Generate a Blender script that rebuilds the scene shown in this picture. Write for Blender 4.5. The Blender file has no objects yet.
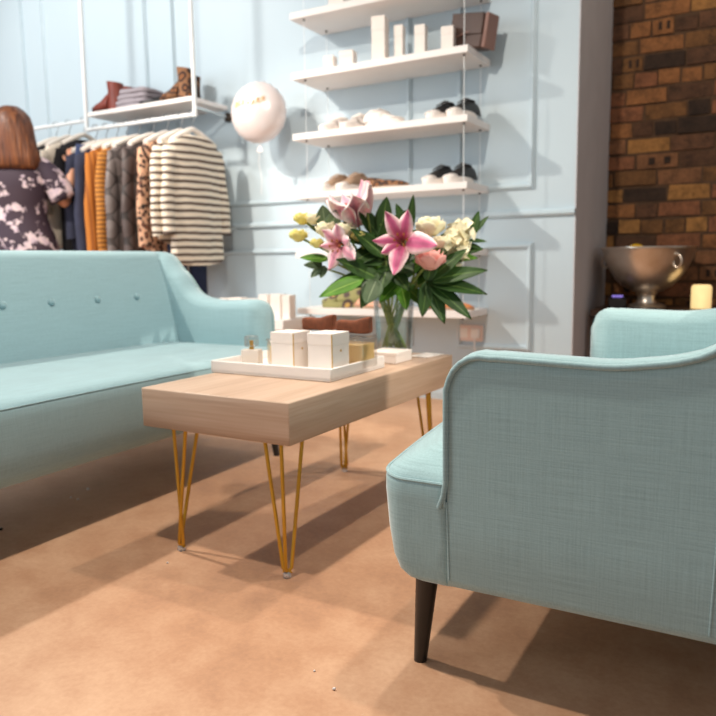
import bpy, bmesh, math, random
from mathutils import Vector, Matrix
random.seed(11)
SC = bpy.context.scene
COL = SC.collection
PI = math.pi
R = math.radians

# ------------------------------------------------------------------ mesh helper
class MB:
    def __init__(s):
        s.v = []; s.f = []; s.uv = []; s.mi = []; s.m = 0
    def add(s, vs, fs, uvs=None):
        o = len(s.v)
        s.v += [Vector(p) for p in vs]
        for i, f in enumerate(fs):
            s.f.append([k + o for k in f]); s.mi.append(s.m)
            s.uv.append(uvs[i] if uvs else None)
        return s
    def xform(s, M, start=0):
        for i in range(start, len(s.v)): s.v[i] = M @ s.v[i]
        return s
    def box(s, x0, x1, y0, y1, z0, z1):
        vs = [(x0,y0,z0),(x1,y0,z0),(x1,y1,z0),(x0,y1,z0),(x0,y0,z1),(x1,y0,z1),(x1,y1,z1),(x0,y1,z1)]
        return s.add(vs, [(0,3,2,1),(4,5,6,7),(0,1,5,4),(1,2,6,5),(2,3,7,6),(3,0,4,7)])
    def rbox(s, x0, x1, y0, y1, z0, z1, r=0.004, seg=2):
        bm = bmesh.new(); bmesh.ops.create_cube(bm, size=1)
        for v in bm.verts:
            v.co = Vector(((x0+x1)/2 + v.co.x*(x1-x0), (y0+y1)/2 + v.co.y*(y1-y0), (z0+z1)/2 + v.co.z*(z1-z0)))
        r = min(r, .48*min(x1-x0, y1-y0, z1-z0))
        bmesh.ops.bevel(bm, geom=bm.edges[:], offset=r, segments=seg, profile=.5, affect='EDGES')
        bm.verts.index_update()
        s.add([v.co.copy() for v in bm.verts], [[v.index for v in f.verts] for f in bm.faces]); bm.free()
        return s
    def loft(s, rings, caps=True, closed=True, uv=False):
        n = len(rings[0]); vs = [p for r in rings for p in r]; fs = []; us = []
        for i in range(len(rings)-1):
            for j in range(n if closed else n-1):
                k = (j+1) % n
                fs.append((i*n+j, i*n+k, (i+1)*n+k, (i+1)*n+j))
                a, b = i/(len(rings)-1), (i+1)/(len(rings)-1)
                c, d = j/(n if closed else n-1), (j+1)/(n if closed else n-1)
                us.append([(c,a),(d,a),(d,b),(c,b)])
        if caps and closed:
            fs.append(tuple(range(n))[::-1]); us.append([(0,0)]*n)
            fs.append(tuple((len(rings)-1)*n + j for j in range(n))); us.append([(0,1)]*n)
        return s.add(vs, fs, us if uv else None)
    def lathe(s, prof, n=24, c=(0,0,0), caps=True):
        rings = [[(c[0]+r*math.cos(2*PI*j/n), c[1]+r*math.sin(2*PI*j/n), c[2]+z) for j in range(n)] for r, z in prof]
        return s.loft(rings, caps)
    def tube(s, pts, rad, n=8, caps=True):
        pts = [Vector(p) for p in pts]; rings = []
        t0 = (pts[1]-pts[0]).normalized()
        ref = Vector((0,0,1)) if abs(t0.z) < .9 else Vector((1,0,0))
        nrm = (ref - t0*ref.dot(t0)).normalized()
        for i, p in enumerate(pts):
            t = (pts[min(i+1,len(pts)-1)] - pts[max(i-1,0)])
            t = t.normalized() if t.length > 1e-9 else t0
            nrm = (nrm - t*nrm.dot(t)).normalized(); b = t.cross(nrm)
            r = rad[i] if isinstance(rad, (list, tuple)) else rad
            rings.append([p + (nrm*math.cos(2*PI*j/n) + b*math.sin(2*PI*j/n))*r for j in range(n)])
        return s.loft(rings, caps)
    def prism(s, pts, z0, z1):
        n = len(pts)
        return s.loft([[(x,y,z0) for x,y in pts], [(x,y,z1) for x,y in pts]])
    def ell(s, c, r, nu=14, nv=9):
        prof = []
        rings = []
        for i in range(nv+1):
            a = -PI/2 + PI*i/nv; cr = max(math.cos(a), .02)
            rings.append([(c[0]+r[0]*cr*math.cos(2*PI*j/nu), c[1]+r[1]*cr*math.sin(2*PI*j/nu), c[2]+r[2]*math.sin(a)) for j in range(nu)])
        return s.loft(rings)
    def grid(s, fn, nu, nv):
        vs = [fn(i/nu, j/nv) for i in range(nu+1) for j in range(nv+1)]; fs = []; us = []
        for i in range(nu):
            for j in range(nv):
                a = i*(nv+1)+j; fs.append((a, a+nv+1, a+nv+2, a+1))
                us.append([(i/nu,j/nv),((i+1)/nu,j/nv),((i+1)/nu,(j+1)/nv),(i/nu,(j+1)/nv)])
        return s.add(vs, fs, us)
    def build(s, name, mats, parent=None, smooth=True, sharp=40, bevel=0, subsurf=0, solid=0, label=None, local=True):
        me = bpy.data.meshes.new(name)
        off = Vector((0,0,0))
        if parent is not None and not local: off = Vector(parent['_o'])
        me.from_pydata([v - off for v in s.v], [], s.f)
        if any(u for u in s.uv):
            ul = me.uv_layers.new(name='UVMap'); k = 0
            for i, f in enumerate(s.f):
                u = s.uv[i]
                for j in range(len(f)):
                    ul.data[k].uv = u[j] if u else (0,0); k += 1
        if not isinstance(mats, (list, tuple)): mats = [mats]
        for m in mats: me.materials.append(m)
        for p, k in zip(me.polygons, s.mi): p.material_index = k
        bm = bmesh.new(); bm.from_mesh(me)
        bmesh.ops.recalc_face_normals(bm, faces=bm.faces[:])
        if smooth:
            for f in bm.faces: f.smooth = True
            ca = R(sharp)
            for e in bm.edges:
                if len(e.link_faces) == 2 and e.calc_face_angle(0) > ca: e.smooth = False
        bm.to_mesh(me); bm.free(); me.update()
        o = bpy.data.objects.new(name, me); COL.objects.link(o)
        if parent is not None: o.parent = parent
        if solid:
            m = o.modifiers.new('solid', 'SOLIDIFY'); m.thickness = solid; m.offset = 0
        if bevel:
            m = o.modifiers.new('bevel', 'BEVEL'); m.width = bevel; m.segments = 2; m.limit_method = 'ANGLE'; m.angle_limit = R(35)
        if subsurf:
            m = o.modifiers.new('sub', 'SUBSURF'); m.levels = subsurf; m.render_levels = subsurf
        if label: o['label'] = label
        return o

def tag(o, label, cat, group=None, kind=None):
    o['label'] = label; o['category'] = cat
    if group: o['group'] = group
    if kind: o['kind'] = kind
    return o
def thing(name, label, cat, loc=(0,0,0), rz=0, group=None):
    o = bpy.data.objects.new(name, None); COL.objects.link(o); o.empty_display_size = .05
    o.location = loc; o.rotation_euler = (0,0,rz)
    return tag(o, label, cat, group)
def struct(o, label=None):
    o['kind'] = 'structure'
    return o
def solo(mb, name, mats, label, cat, loc=(0,0,0), rz=0, group=None, **k):
    o = mb.build(name, mats, None, **k); o.location = loc; o.rotation_euler = (0,0,rz)
    return tag(o, label, cat, group)
def dup(root, label, loc, rz=0, group=None):
    r = root.copy(); COL.objects.link(r); r.location = loc; r.rotation_euler = (0,0,rz); r['label'] = label
    if group: r['group'] = group
    for ch in list(root.children):
        c = ch.copy(); COL.objects.link(c); c.parent = r
        for g in list(ch.children):
            d = g.copy(); COL.objects.link(d); d.parent = c
    return r

# ------------------------------------------------------------------ materials
def lin(c):
    if isinstance(c, str):
        c = [int(c[i:i+2],16)/255 for i in (0,2,4)]
    return tuple((x/12.92 if x <= .04045 else ((x+.055)/1.055)**2.4) for x in c[:3]) + (1,)
class NT:
    def __init__(s, name):
        s.m = bpy.data.materials.new(name); s.m.use_nodes = True
        s.t = s.m.node_tree; s.b = s.t.nodes['Principled BSDF']
    def n(s, typ, **k):
        nd = s.t.nodes.new(typ)
        for a, b in k.items():
            if a.startswith('_'): setattr(nd, a[1:], b)
            else: nd.inputs[a.replace('__',' ')].default_value = b
        return nd
    def l(s, a, b): s.t.links.new(a, b)
    def ramp(s, fac, stops, interp='LINEAR'):
        r = s.n('ShaderNodeValToRGB'); r.color_ramp.interpolation = interp
        e = r.color_ramp.elements
        while len(e) < len(stops): e.new(.5)
        for q, (p, c) in zip(e, stops): q.position = p; q.color = lin(c)
        s.l(fac, r.inputs[0]); return r.outputs[0]
    def coord(s, scale=(1,1,1), rot=(0,0,0), which='Object'):
        c = s.n('ShaderNodeTexCoord'); mp = s.n('ShaderNodeMapping')
        mp.inputs['Scale'].default_value = scale; mp.inputs['Rotation'].default_value = rot
        s.l(c.outputs[which], mp.inputs[0]); return mp.outputs[0]
    def noise(s, co, scale=5, detail=3, rough=.5):
        n = s.n('ShaderNodeTexNoise', Scale=scale, Detail=detail, Roughness=rough); s.l(co, n.inputs['Vector']); return n.outputs['Fac']
    def math(s, op, a, b=None, c=None):
        n = s.n('ShaderNodeMath', _operation=op)
        for i, q in enumerate((a,b,c)):
            if q is None: continue
            if isinstance(q, (int,float)): n.inputs[i].default_value = q
            else: s.l(q, n.inputs[i])
        return n.outputs[0]
    def mix(s, fac, a, b, blend='MIX'):
        n = s.n('ShaderNodeMix', _data_type='RGBA', _blend_type=blend)
        for i, q in ((0,fac),(6,a),(7,b)):
            if isinstance(q, (int,float)): n.inputs[i].default_value = q
            elif isinstance(q, (str,tuple)): n.inputs[i].default_value = lin(q)
            else: s.l(q, n.inputs[i])
        return n.outputs[2]
    def bump(s, h, strength=.2, dist=.002):
        b = s.n('ShaderNodeBump', Strength=strength, Distance=dist); s.l(h, b.inputs['Height']); s.l(b.outputs[0], s.b.inputs['Normal'])
    def color(s, c):
        if isinstance(c, (str,tuple)): s.b.inputs['Base Color'].default_value = lin(c)
        else: s.l(c, s.b.inputs['Base Color'])
    def set(s, **k):
        for a, b in k.items(): s.b.inputs[a.replace('__',' ')].default_value = b
        return s.m

def plain(name, c, rough=.5, metal=0, var=.06, scale=12, **k):
    t = NT(name)
    co = t.coord(); f = t.noise(co, scale)
    cc = lin(c)
    base = t.mix(f, tuple(x for x in hexadj(c, 1-var)), tuple(hexadj(c, 1+var)))
    t.color(base); t.set(Roughness=rough, Metallic=metal); t.set(**k)
    return t.m
def hexadj(c, f):
    if isinstance(c, str): c = [int(c[i:i+2],16)/255 for i in (0,2,4)]
    return [min(1, x*f) for x in c]

def weave(name, c, amp=.10):
    t = NT(name)
    h1 = t.noise(t.coord((10,10,420)), 1, 2, .6)
    v1 = t.noise(t.coord((420,420,9)), 1, 2, .6)
    s1 = t.noise(t.coord((260,260,260)), 1, 1)
    big = t.noise(t.coord((3,3,3)), 1, 2)
    f = t.math('ADD', t.math('MULTIPLY', h1, .42), t.math('MULTIPLY', v1, .36))
    f = t.math('ADD', f, t.math('MULTIPLY', s1, .16)); f = t.math('ADD', f, t.math('MULTIPLY', big, .06))
    t.color(t.ramp(f, [(.30, tuple(hexadj(c, 1-amp*2.1))), (.5, c if isinstance(c,tuple) else tuple(hexadj(c,1))), (.70, tuple(hexadj(c, 1+amp*1.5)))]))
    t.bump(f, .35, .0015)
    t.set(Roughness=.85, Sheen__Weight=.7, Sheen__Roughness=.35, Specular__IOR__Level=.2)
    return t.m

M = {}
M['fabric'] = weave('teal_linen', '96B2B5', .05)
M['sofa'] = weave('teal_wool', '97B6BD', .035)
M['piping'] = weave('teal_cord', '92AEB1', .05)

def floor_mat():
    t = NT('polished_concrete')
    a = t.noise(t.coord((1.1,1.1,1)), 1, 5, .6); b = t.noise(t.coord((9,9,9)), 1, 6, .7); c = t.noise(t.coord((90,90,90)), 1, 3, .6)
    f = t.math('ADD', t.math('MULTIPLY', a, .55), t.math('MULTIPLY', b, .33)); f = t.math('ADD', f, t.math('MULTIPLY', c, .12))
    col = t.ramp(f, [(.32,'9C745B'),(.46,'BB8E6E'),(.58,'CDA484'),(.72,'DCB99C')])
    w = t.noise(t.coord((26,5,1), (0,0,.7)), 1, 4, .75)
    col = t.mix(t.math('MULTIPLY', t.math('GREATER_THAN', w, .73), .25), col, 'DCC8B4')
    t.color(col)
    t.l(t.math('ADD', .38, t.math('MULTIPLY', b, .3)), t.b.inputs['Roughness']); t.set(Specular__IOR__Level=.35)
    t.bump(b, .08, .003)
    return t.m
M['floor'] = floor_mat()
def wall_mat():
    t = NT('pale_blue_paint')
    a = t.noise(t.coord((2,2,2)), 1, 3)
    t.color(t.mix(a, 'BFD0DA', 'C6D6DE'))
    c = t.n('ShaderNodeTexCoord'); sx = t.n('ShaderNodeSeparateXYZ'); t.l(c.outputs['Object'], sx.inputs[0])
    g = t.math('PINGPONG', sx.outputs[0], .075)
    g = t.math('LESS_THAN', g, .0016)
    t.set(Roughness=.5)
    return t.m
M['wall'] = wall_mat()
M['trim'] = plain('pale_blue_trim', 'C3D4DD', .45, var=.02)
M['return'] = plain('grey_paint', 'C9C7CA', .7, var=.04, scale=6)
M['white'] = plain('white_lacquer', 'F1ECE8', .45, var=.02)
M['whitebox'] = plain('white_card', 'F3E9E1', .7, var=.03)
M['shelf'] = plain('white_shelf', 'F0E9E5', .5, var=.02)
M['steel'] = plain('white_metal', 'EEF1F2', .35, var=.02)
M['chrome'] = plain('chrome', 'D8D8D8', .18, 1, var=.03)
M['darkmetal'] = plain('dark_metal', '4A4038', .4, .7)
M['gold'] = plain('brass', 'CFA23A', .38, .6, var=.06)
M['blackwood'] = plain('black_wood', '1B1816', .35, var=.2, scale=30)
M['clear'] = NT('clear_plastic').set(Base__Color=(.95,.95,.95,1), Roughness=.15, Transmission__Weight=.7)
M['mortar'] = plain('dark_mortar', '5A4331', .95, var=.3, scale=25)
for i, c in enumerate(('8E5E38','75502F','A0713F','86563A','664530','583C2A','3A2A20','80573A')):
    t = NT('brick_%s' % ('amber','umber','straw','red','brown','dusk','burnt','tan')[i])
    a = t.noise(t.coord((14,14,14)), 1, 4, .65); b = t.noise(t.coord((70,70,70)), 1, 3, .7)
    f = t.math('ADD', t.math('MULTIPLY', a, .65), t.math('MULTIPLY', b, .35))
    t.color(t.ramp(f, [(.3, tuple(hexadj(c,.55))), (.5, tuple(hexadj(c,1))), (.72, tuple(hexadj(c,1.25)))]))
    t.bump(f, .8, .01); t.set(Roughness=.9); M['brick%d'%i] = t.m
def wood_mat():
    t = NT('limed_oak')
    tc = t.n('ShaderNodeTexCoord'); sn = t.n('ShaderNodeSeparateXYZ'); t.l(tc.outputs['Normal'], sn.inputs[0])
    en = t.math('GREATER_THAN', t.math('ABSOLUTE', sn.outputs[1]), .6)      # end boards run across
    n = t.mix(en, t.noise(t.coord((22, 1.1, 22)), 1, 4, .6), t.noise(t.coord((1.6, 10, 30)), 1, 3, .5))
    f2 = t.mix(en, t.noise(t.coord((160,5,160)), 1, 2, .6), t.noise(t.coord((5,20,160)), 1, 2, .5))
    f = t.math('ADD', t.math('MULTIPLY', n, .7), t.math('MULTIPLY', f2, .3))
    t.color(t.ramp(f, [(.28,'A5876F'),(.48,'BC9E86'),(.7,'CCB29C')])); t.set(Roughness=.42); t.bump(f, .12, .001)
    return t.m
M['wood'] = wood_mat()
M['darkwood'] = plain('dark_wood', '3A2618', .5, var=.25, scale=20)
M['tray'] = plain('white_tray', 'F4EEE9', .3, var=.015)
M['brownsuede'] = plain('brown_suede', '74412A', .9, var=.3, scale=60)
def thin(name, tint, gloss=.12, rough=.03):
    t = NT(name); tr = t.n('ShaderNodeBsdfTransparent'); tr.inputs[0].default_value = tint + (1,)
    gl = t.n('ShaderNodeBsdfGlossy'); gl.inputs['Roughness'].default_value = rough
    lw = t.n('ShaderNodeLayerWeight'); lw.inputs[0].default_value = .25
    f = t.math('ADD', t.math('MULTIPLY', lw.outputs['Fresnel'], .45), gloss*.3)
    mx = t.n('ShaderNodeMixShader'); t.l(f, mx.inputs[0]); t.l(tr.outputs[0], mx.inputs[1]); t.l(gl.outputs[0], mx.inputs[2])
    t.l(mx.outputs[0], t.t.nodes['Material Output'].inputs['Surface']); return t.m
M['amber'] = NT('amber_liquid').set(Base__Color=lin('F8D898'), Roughness=.3, Transmission__Weight=.1)
M['glass'] = thin('clear_glass', (.97,.98,.98))
M['acrylic'] = thin('clear_acrylic', (.96,.94,.92), .5, .1)
M['frost'] = NT('frosted_glass').set(Base__Color=lin('F8EEE4'), Roughness=.25, Transmission__Weight=.35)
M['water'] = thin('water', (.95,.97,.93), .1)
M['black'] = plain('black_leather', '1C1A1B', .5, var=.2)
M['brownleather'] = plain('brown_leather', '4A342C', .5, var=.15, scale=9)
M['palebrown'] = plain('pale_brown_leather', '8A675C', .55, var=.1)
M['redboot'] = plain('russet_leather', '7C3527', .45, var=.25, scale=10)
M['greyknit'] = plain('grey_knit', 'A39AA0', .95, var=.1, scale=50)
M['whiteshoe'] = plain('white_leather', 'F0E6DF', .5, var=.03)
M['tan'] = plain('tan_suede', 'A98C74', .85, var=.12, scale=40)
M['sole'] = plain('white_rubber', 'F4EAE2', .6, var=.02)
M['peach'] = plain('peach_leather', 'E2A98C', .55, var=.1)
M['orange'] = plain('orange_leather', 'D98A52', .55, var=.1)
M['balloon'] = plain('pearl_foil', 'EADDDA', .28, .15, var=.05, scale=7)
M['goldprint'] = plain('gold_print', 'E3BE86', .4, .4)
M['skin'] = plain('skin', 'DDA283', .55, var=.06)
M['hanger'] = plain('cream_padded', 'EFE6DC', .6, var=.04)
M['socket'] = plain('blush_plastic', 'EBD6CE', .4, var=.03)
M['yellow'] = plain('lemon_peel', 'F0B81E', .45, var=.1)
M['violet'] = NT('violet_highlight').set(Base__Color=lin('6A5AA8'), Emission__Color=lin('8C7AD8'), Emission__Strength=.8)  # violet highlight put into the material as glow
M['candle'] = NT('glowing_wax').set(Base__Color=lin('F3DDA6'), Roughness=.6, Emission__Color=lin('FFD893'), Emission__Strength=.8)
M['wick'] = plain('wick', '2A1E14', .9)
def bowl_mat():
    t = NT('worn_silver'); a = t.noise(t.coord((6,6,6)), 1, 4)
    t.color(t.ramp(a, [(.3,'CBB8A2'),(.6,'EADFD2')])); t.set(Metallic=.9, Roughness=.32); return t.m
M['silver'] = bowl_mat()
# cloth
def stripes():
    t = NT('breton_stripe')
    c = t.n('ShaderNodeTexCoord'); sx = t.n('ShaderNodeSeparateXYZ'); t.l(c.outputs['Object'], sx.inputs[0])
    n = t.noise(t.coord((7,7,7)), 1, 2)
    z = t.math('ADD', sx.outputs[2], t.math('MULTIPLY', n, .02))
    f = t.math('FRACT', t.math('MULTIPLY', z, 24.5))
    t.color(t.ramp(f, [(0,'E9DDCB'),(.53,'E9DDCB'),(.60,'5A4A42'),(.93,'5A4A42'),(1,'E9DDCB')])); t.set(Roughness=.9); return t.m
M['stripe'] = stripes()
def leopard(name, base, mid, dark, sc):
    t = NT(name); v = t.n('ShaderNodeTexVoronoi', Scale=sc, Randomness=1.0)
    co = t.coord(); t.l(co, v.inputs['Vector']); n = t.noise(co, sc*.9, 3)
    f = t.math('ADD', v.outputs['Distance'], t.math('MULTIPLY', t.math('SUBTRACT', n, .5), .5))
    t.color(t.ramp(f, [(0,mid),(.22,mid),(.3,dark),(.48,dark),(.55,base),(1,base)])); t.set(Roughness=.8); return t.m
M['leopard'] = leopard('leopard_cloth', 'C89A7C', '8A5238', '2E2220', 38)
M['leoshoe'] = leopard('leopard_leather', '8E6242', '8A5630', '33201A', 22)
M['camo'] = leopard('camouflage_canvas', '9A9560', 'C9A25A', '5A4A44', 16)
def ribbed(name, c, d, sc, axis):
    t = NT(name); co = t.n('ShaderNodeTexCoord'); sx = t.n('ShaderNodeSeparateXYZ'); t.l(co.outputs['Object'], sx.inputs[0])
    f = t.math('PINGPONG', t.math('MULTIPLY', sx.outputs[axis], sc), 1.0)
    t.color(t.ramp(f, [(.15,d),(.6,c)])); t.bump(f, .5, .004); t.set(Roughness=.9); return t.m
M['rust'] = ribbed('rust_knit', 'B06A26', '8F5220', 60, 1)
M['mustard'] = ribbed('mustard_rib_knit', 'B5762F', '6F4520', 75, 2)
def quilt(name, c, d):
    t = NT(name); co = t.n('ShaderNodeTexCoord'); sx = t.n('ShaderNodeSeparateXYZ'); t.l(co.outputs['Object'], sx.inputs[0])
    a = t.math('ADD', sx.outputs[1], sx.outputs[2]); b = t.math('SUBTRACT', sx.outputs[1], sx.outputs[2])
    f = t.math('MULTIPLY', t.math('PINGPONG', t.math('MULTIPLY', a, 14), 1.0), t.math('PINGPONG', t.math('MULTIPLY', b, 14), 1.0))
    t.color(t.mix(t.math('LESS_THAN', f, .08), c, d)); t.bump(t.math('POWER', f, .5), .6, .008); t.set(Roughness=.55); return t.m
M['quiltgrey'] = quilt('grey_quilt', '6A5F5C', '453C3A'); M['quiltbrown'] = quilt('brown_quilt', '4C3F3C', '2C2422')
M['navy'] = plain('navy_denim', '2B2E42', .9, var=.2, scale=14)
M['blue'] = plain('blue_denim', '424F74', .9, var=.25, scale=14)
M['inkjeans'] = plain('ink_denim', '242A44', .9, var=.2, scale=14)
M['blackcloth'] = plain('black_cloth', '17151A', .9, var=.3)
M['charcoal'] = plain('charcoal_cloth', '4A464C', .9, var=.2)
M['cream'] = plain('cream_cloth', 'E6D8C6', .9, var=.06)
def floral():
    t = NT('floral_print'); co = t.coord()
    n = t.noise(co, 13, 3, .6); b = t.noise(co, 34, 2, .5); l = t.noise(co, 3, 2)
    g = t.mix(l, '2A2136', '3E2A30')
    pet = t.mix(b, '8C7AA0', 'F2DCD0')
    t.color(t.mix(t.ramp(n, [(.515,'000000'),(.56,'FFFFFF')]), g, pet)); t.set(Roughness=.75); return t.m
M['floral'] = floral()
def hairm():
    t = NT('auburn_hair'); n = t.noise(t.coord((60,60,4)), 1, 3)
    t.color(t.ramp(n, [(.3,'3A1F14'),(.55,'6E3E22'),(.75,'935A30')])); t.set(Roughness=.45); t.bump(n,.6,.01); return t.m
M['hair'] = hairm()
# plants
def petalm(name, mid, edge, pos=.2):
    t = NT(name); u = t.n('ShaderNodeUVMap'); sx = t.n('ShaderNodeSeparateXYZ'); t.l(u.outputs[0], sx.inputs[0])
    d = t.math('ABSOLUTE', t.math('SUBTRACT', sx.outputs[0], .5))
    n = t.noise(t.coord((60,60,60)), 1, 2)
    d = t.math('ADD', d, t.math('MULTIPLY', t.math('SUBTRACT', n, .5), .12))
    t.color(t.ramp(d, [(0, tuple(hexadj(mid,.86))), (pos, mid), (.44, edge)]))
    t.set(Roughness=.55, Subsurface__Weight=.0, Sheen__Weight=.1); return t.m
M['lily'] = petalm('lily_petal', 'CC5784', 'F8D6D4', .17)
M['lilypale'] = petalm('pale_lily_petal', 'EC9DB0', 'FBE9E4', .12)
M['lilyin'] = petalm('lily_bud_petal', 'E58FA0', 'F3C2BE', .2)
def leafm(name, c, v):
    t = NT(name); u = t.n('ShaderNodeUVMap'); sx = t.n('ShaderNodeSeparateXYZ'); t.l(u.outputs[0], sx.inputs[0])
    d = t.math('ABSOLUTE', t.math('SUBTRACT', sx.outputs[0], .5))
    n = t.noise(t.coord((18,18,18)), 1, 3)
    b = t.mix(n, tuple(hexadj(c,.75)), tuple(hexadj(c,1.25)))
    t.color(t.mix(t.math('LESS_THAN', d, .03), b, v)); t.set(Roughness=.5, Specular__IOR__Level=.3); return t.m
M['leaf'] = leafm('dark_leaf', '2F4A1E', '5E7A38'); M['leaf2'] = leafm('green_leaf', '4E7A22', '86A848'); M['euca'] = leafm('eucalyptus_leaf', '5C6E50', '8A9A78')
M['stem'] = plain('green_stem', '76863A', .5, var=.2, scale=20)
M['creamrose'] = plain('cream_petal', 'F8EBC8', .6, var=.05, scale=30)
M['yellowbud'] = plain('yellow_petal', 'EFDD86', .6, var=.1, scale=30)
M['salmon'] = plain('salmon_petal', 'F3ACA2', .6, var=.08, scale=30)
M['pollen'] = plain('orange_pollen', 'A8602A', .9)
M['crumb'] = plain('plaster_crumb', 'D9D2CE', .8)

# ------------------------------------------------------------------ setting
WY = 3.65; WX = -.828; BY = 4.43
struct(MB().box(-8, 4, -2.5, 4.6, -.05, 0).build('floor', M['floor'], smooth=False))
struct(MB().box(-8, WX-.006, WY, WY+.12, 0, 3.2).build('wall_back', M['wall'], smooth=False))
struct(MB().box(WX-.006, WX, WY, BY+.1, 0, 3.2).build('wall_side', M['return'], smooth=False))
def bricks():
    mb = MB(); mb.m = 8
    mb.box(WX-.1, 3.2, BY+.012, BY+.12, 0, 3.2)
    rnd = random.Random(5); z = .006; row = 0
    while z < 3.15:
        x = WX - rnd.uniform(0, .2); hdr = row % 3 == 1
        while x < 3.1:
            w = (.103 if (hdr and rnd.random() < .8) or rnd.random() < .12 else .213) + rnd.uniform(-.008, .008)
            h = .074 + rnd.uniform(-.005, .004); dy = rnd.uniform(0, .014)
            mb.m = rnd.choice((0,0,1,1,2,3,4,4,5,5,7,7,6) if z > 1.75 else (0,0,1,1,2,2,3,3,4,5,7,7,6))  # darker mix up high puts the dim light into the brick colours
            x0, x1 = max(x, WX), x + w
            if x1 - x0 > .02:
                s0 = len(mb.v); mb.box(x0, x1, BY-.004+dy, BY+.03, z, z+h)
                for i in range(s0, len(mb.v)): mb.v[i] += Vector((rnd.uniform(-.004,.004), rnd.uniform(-.003,.003), rnd.uniform(-.004,.004)))
                if mb.m in (0,1,2,7) and rnd.random() < .16:      # holes drawn as dark blocks, their shade put into the colour
                    mb.m = 6
                    for q in ((.3,.45),(.68,.83)):
                        mb.box(x0+q[0]*w, x0+q[1]*w, BY-.010+dy, BY+.02, z+.02, z+h-.016)
            x += w + .012
        z += .089; row += 1
    return mb
struct(bricks().build('wall_brick', [M['brick%d'%i] for i in range(8)] + [M['mortar']], smooth=False))
# baseboard, dado rail, panel mouldings
def rail(x0, x1, z, h, d):
    mb = MB(); pr = [(0,z),(d*.5,z),(d,z+h*.3),(d,z+h*.7),(d*.6,z+h),(0,z+h)]
    mb.loft([[(x0, WY-p, q) for p,q in pr], [(x1, WY-p, q) for p,q in pr]]); return mb
struct(rail(-8, WX-.001, 0, .13, .02).build('baseboard_back', M['trim'], smooth=False))
struct(rail(-8, WX-.001, .968, .034, .024).build('trim_1', M['trim'], smooth=False))
def panel(x0, x1, z0, z1, w=.032, d=.014):
    mb = MB(); pr = [(0,0),(.002,d*.7),(.008,d*.8),(.011,d*1.4),(.021,d*1.4),(.025,d*.7),(w-.002,d*.5),(w,0)]
    rings = []
    for x, z, sx, sz in ((x0,z0,1,1),(x1,z0,-1,1),(x1,z1,-1,-1),(x0,z1,1,-1),(x0,z0,1,1)):
        rings.append([(x+sx*i, WY-q, z+sz*i) for i, q in pr])
    mb.loft(rings, caps=False, closed=False); return mb
k = 2
for x0, x1 in ((-6.6,-4.80),(-4.606,-3.589),(-3.383,-1.701),(-1.442,-1.032)):
    struct(panel(x0, x1, 1.104, 3.1).build('trim_%d' % k, M['trim'], smooth=False)); k += 1
    struct(panel(x0, x1, .286, .84).build('trim_%d' % k, M['trim'], smooth=False)); k += 1

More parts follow.
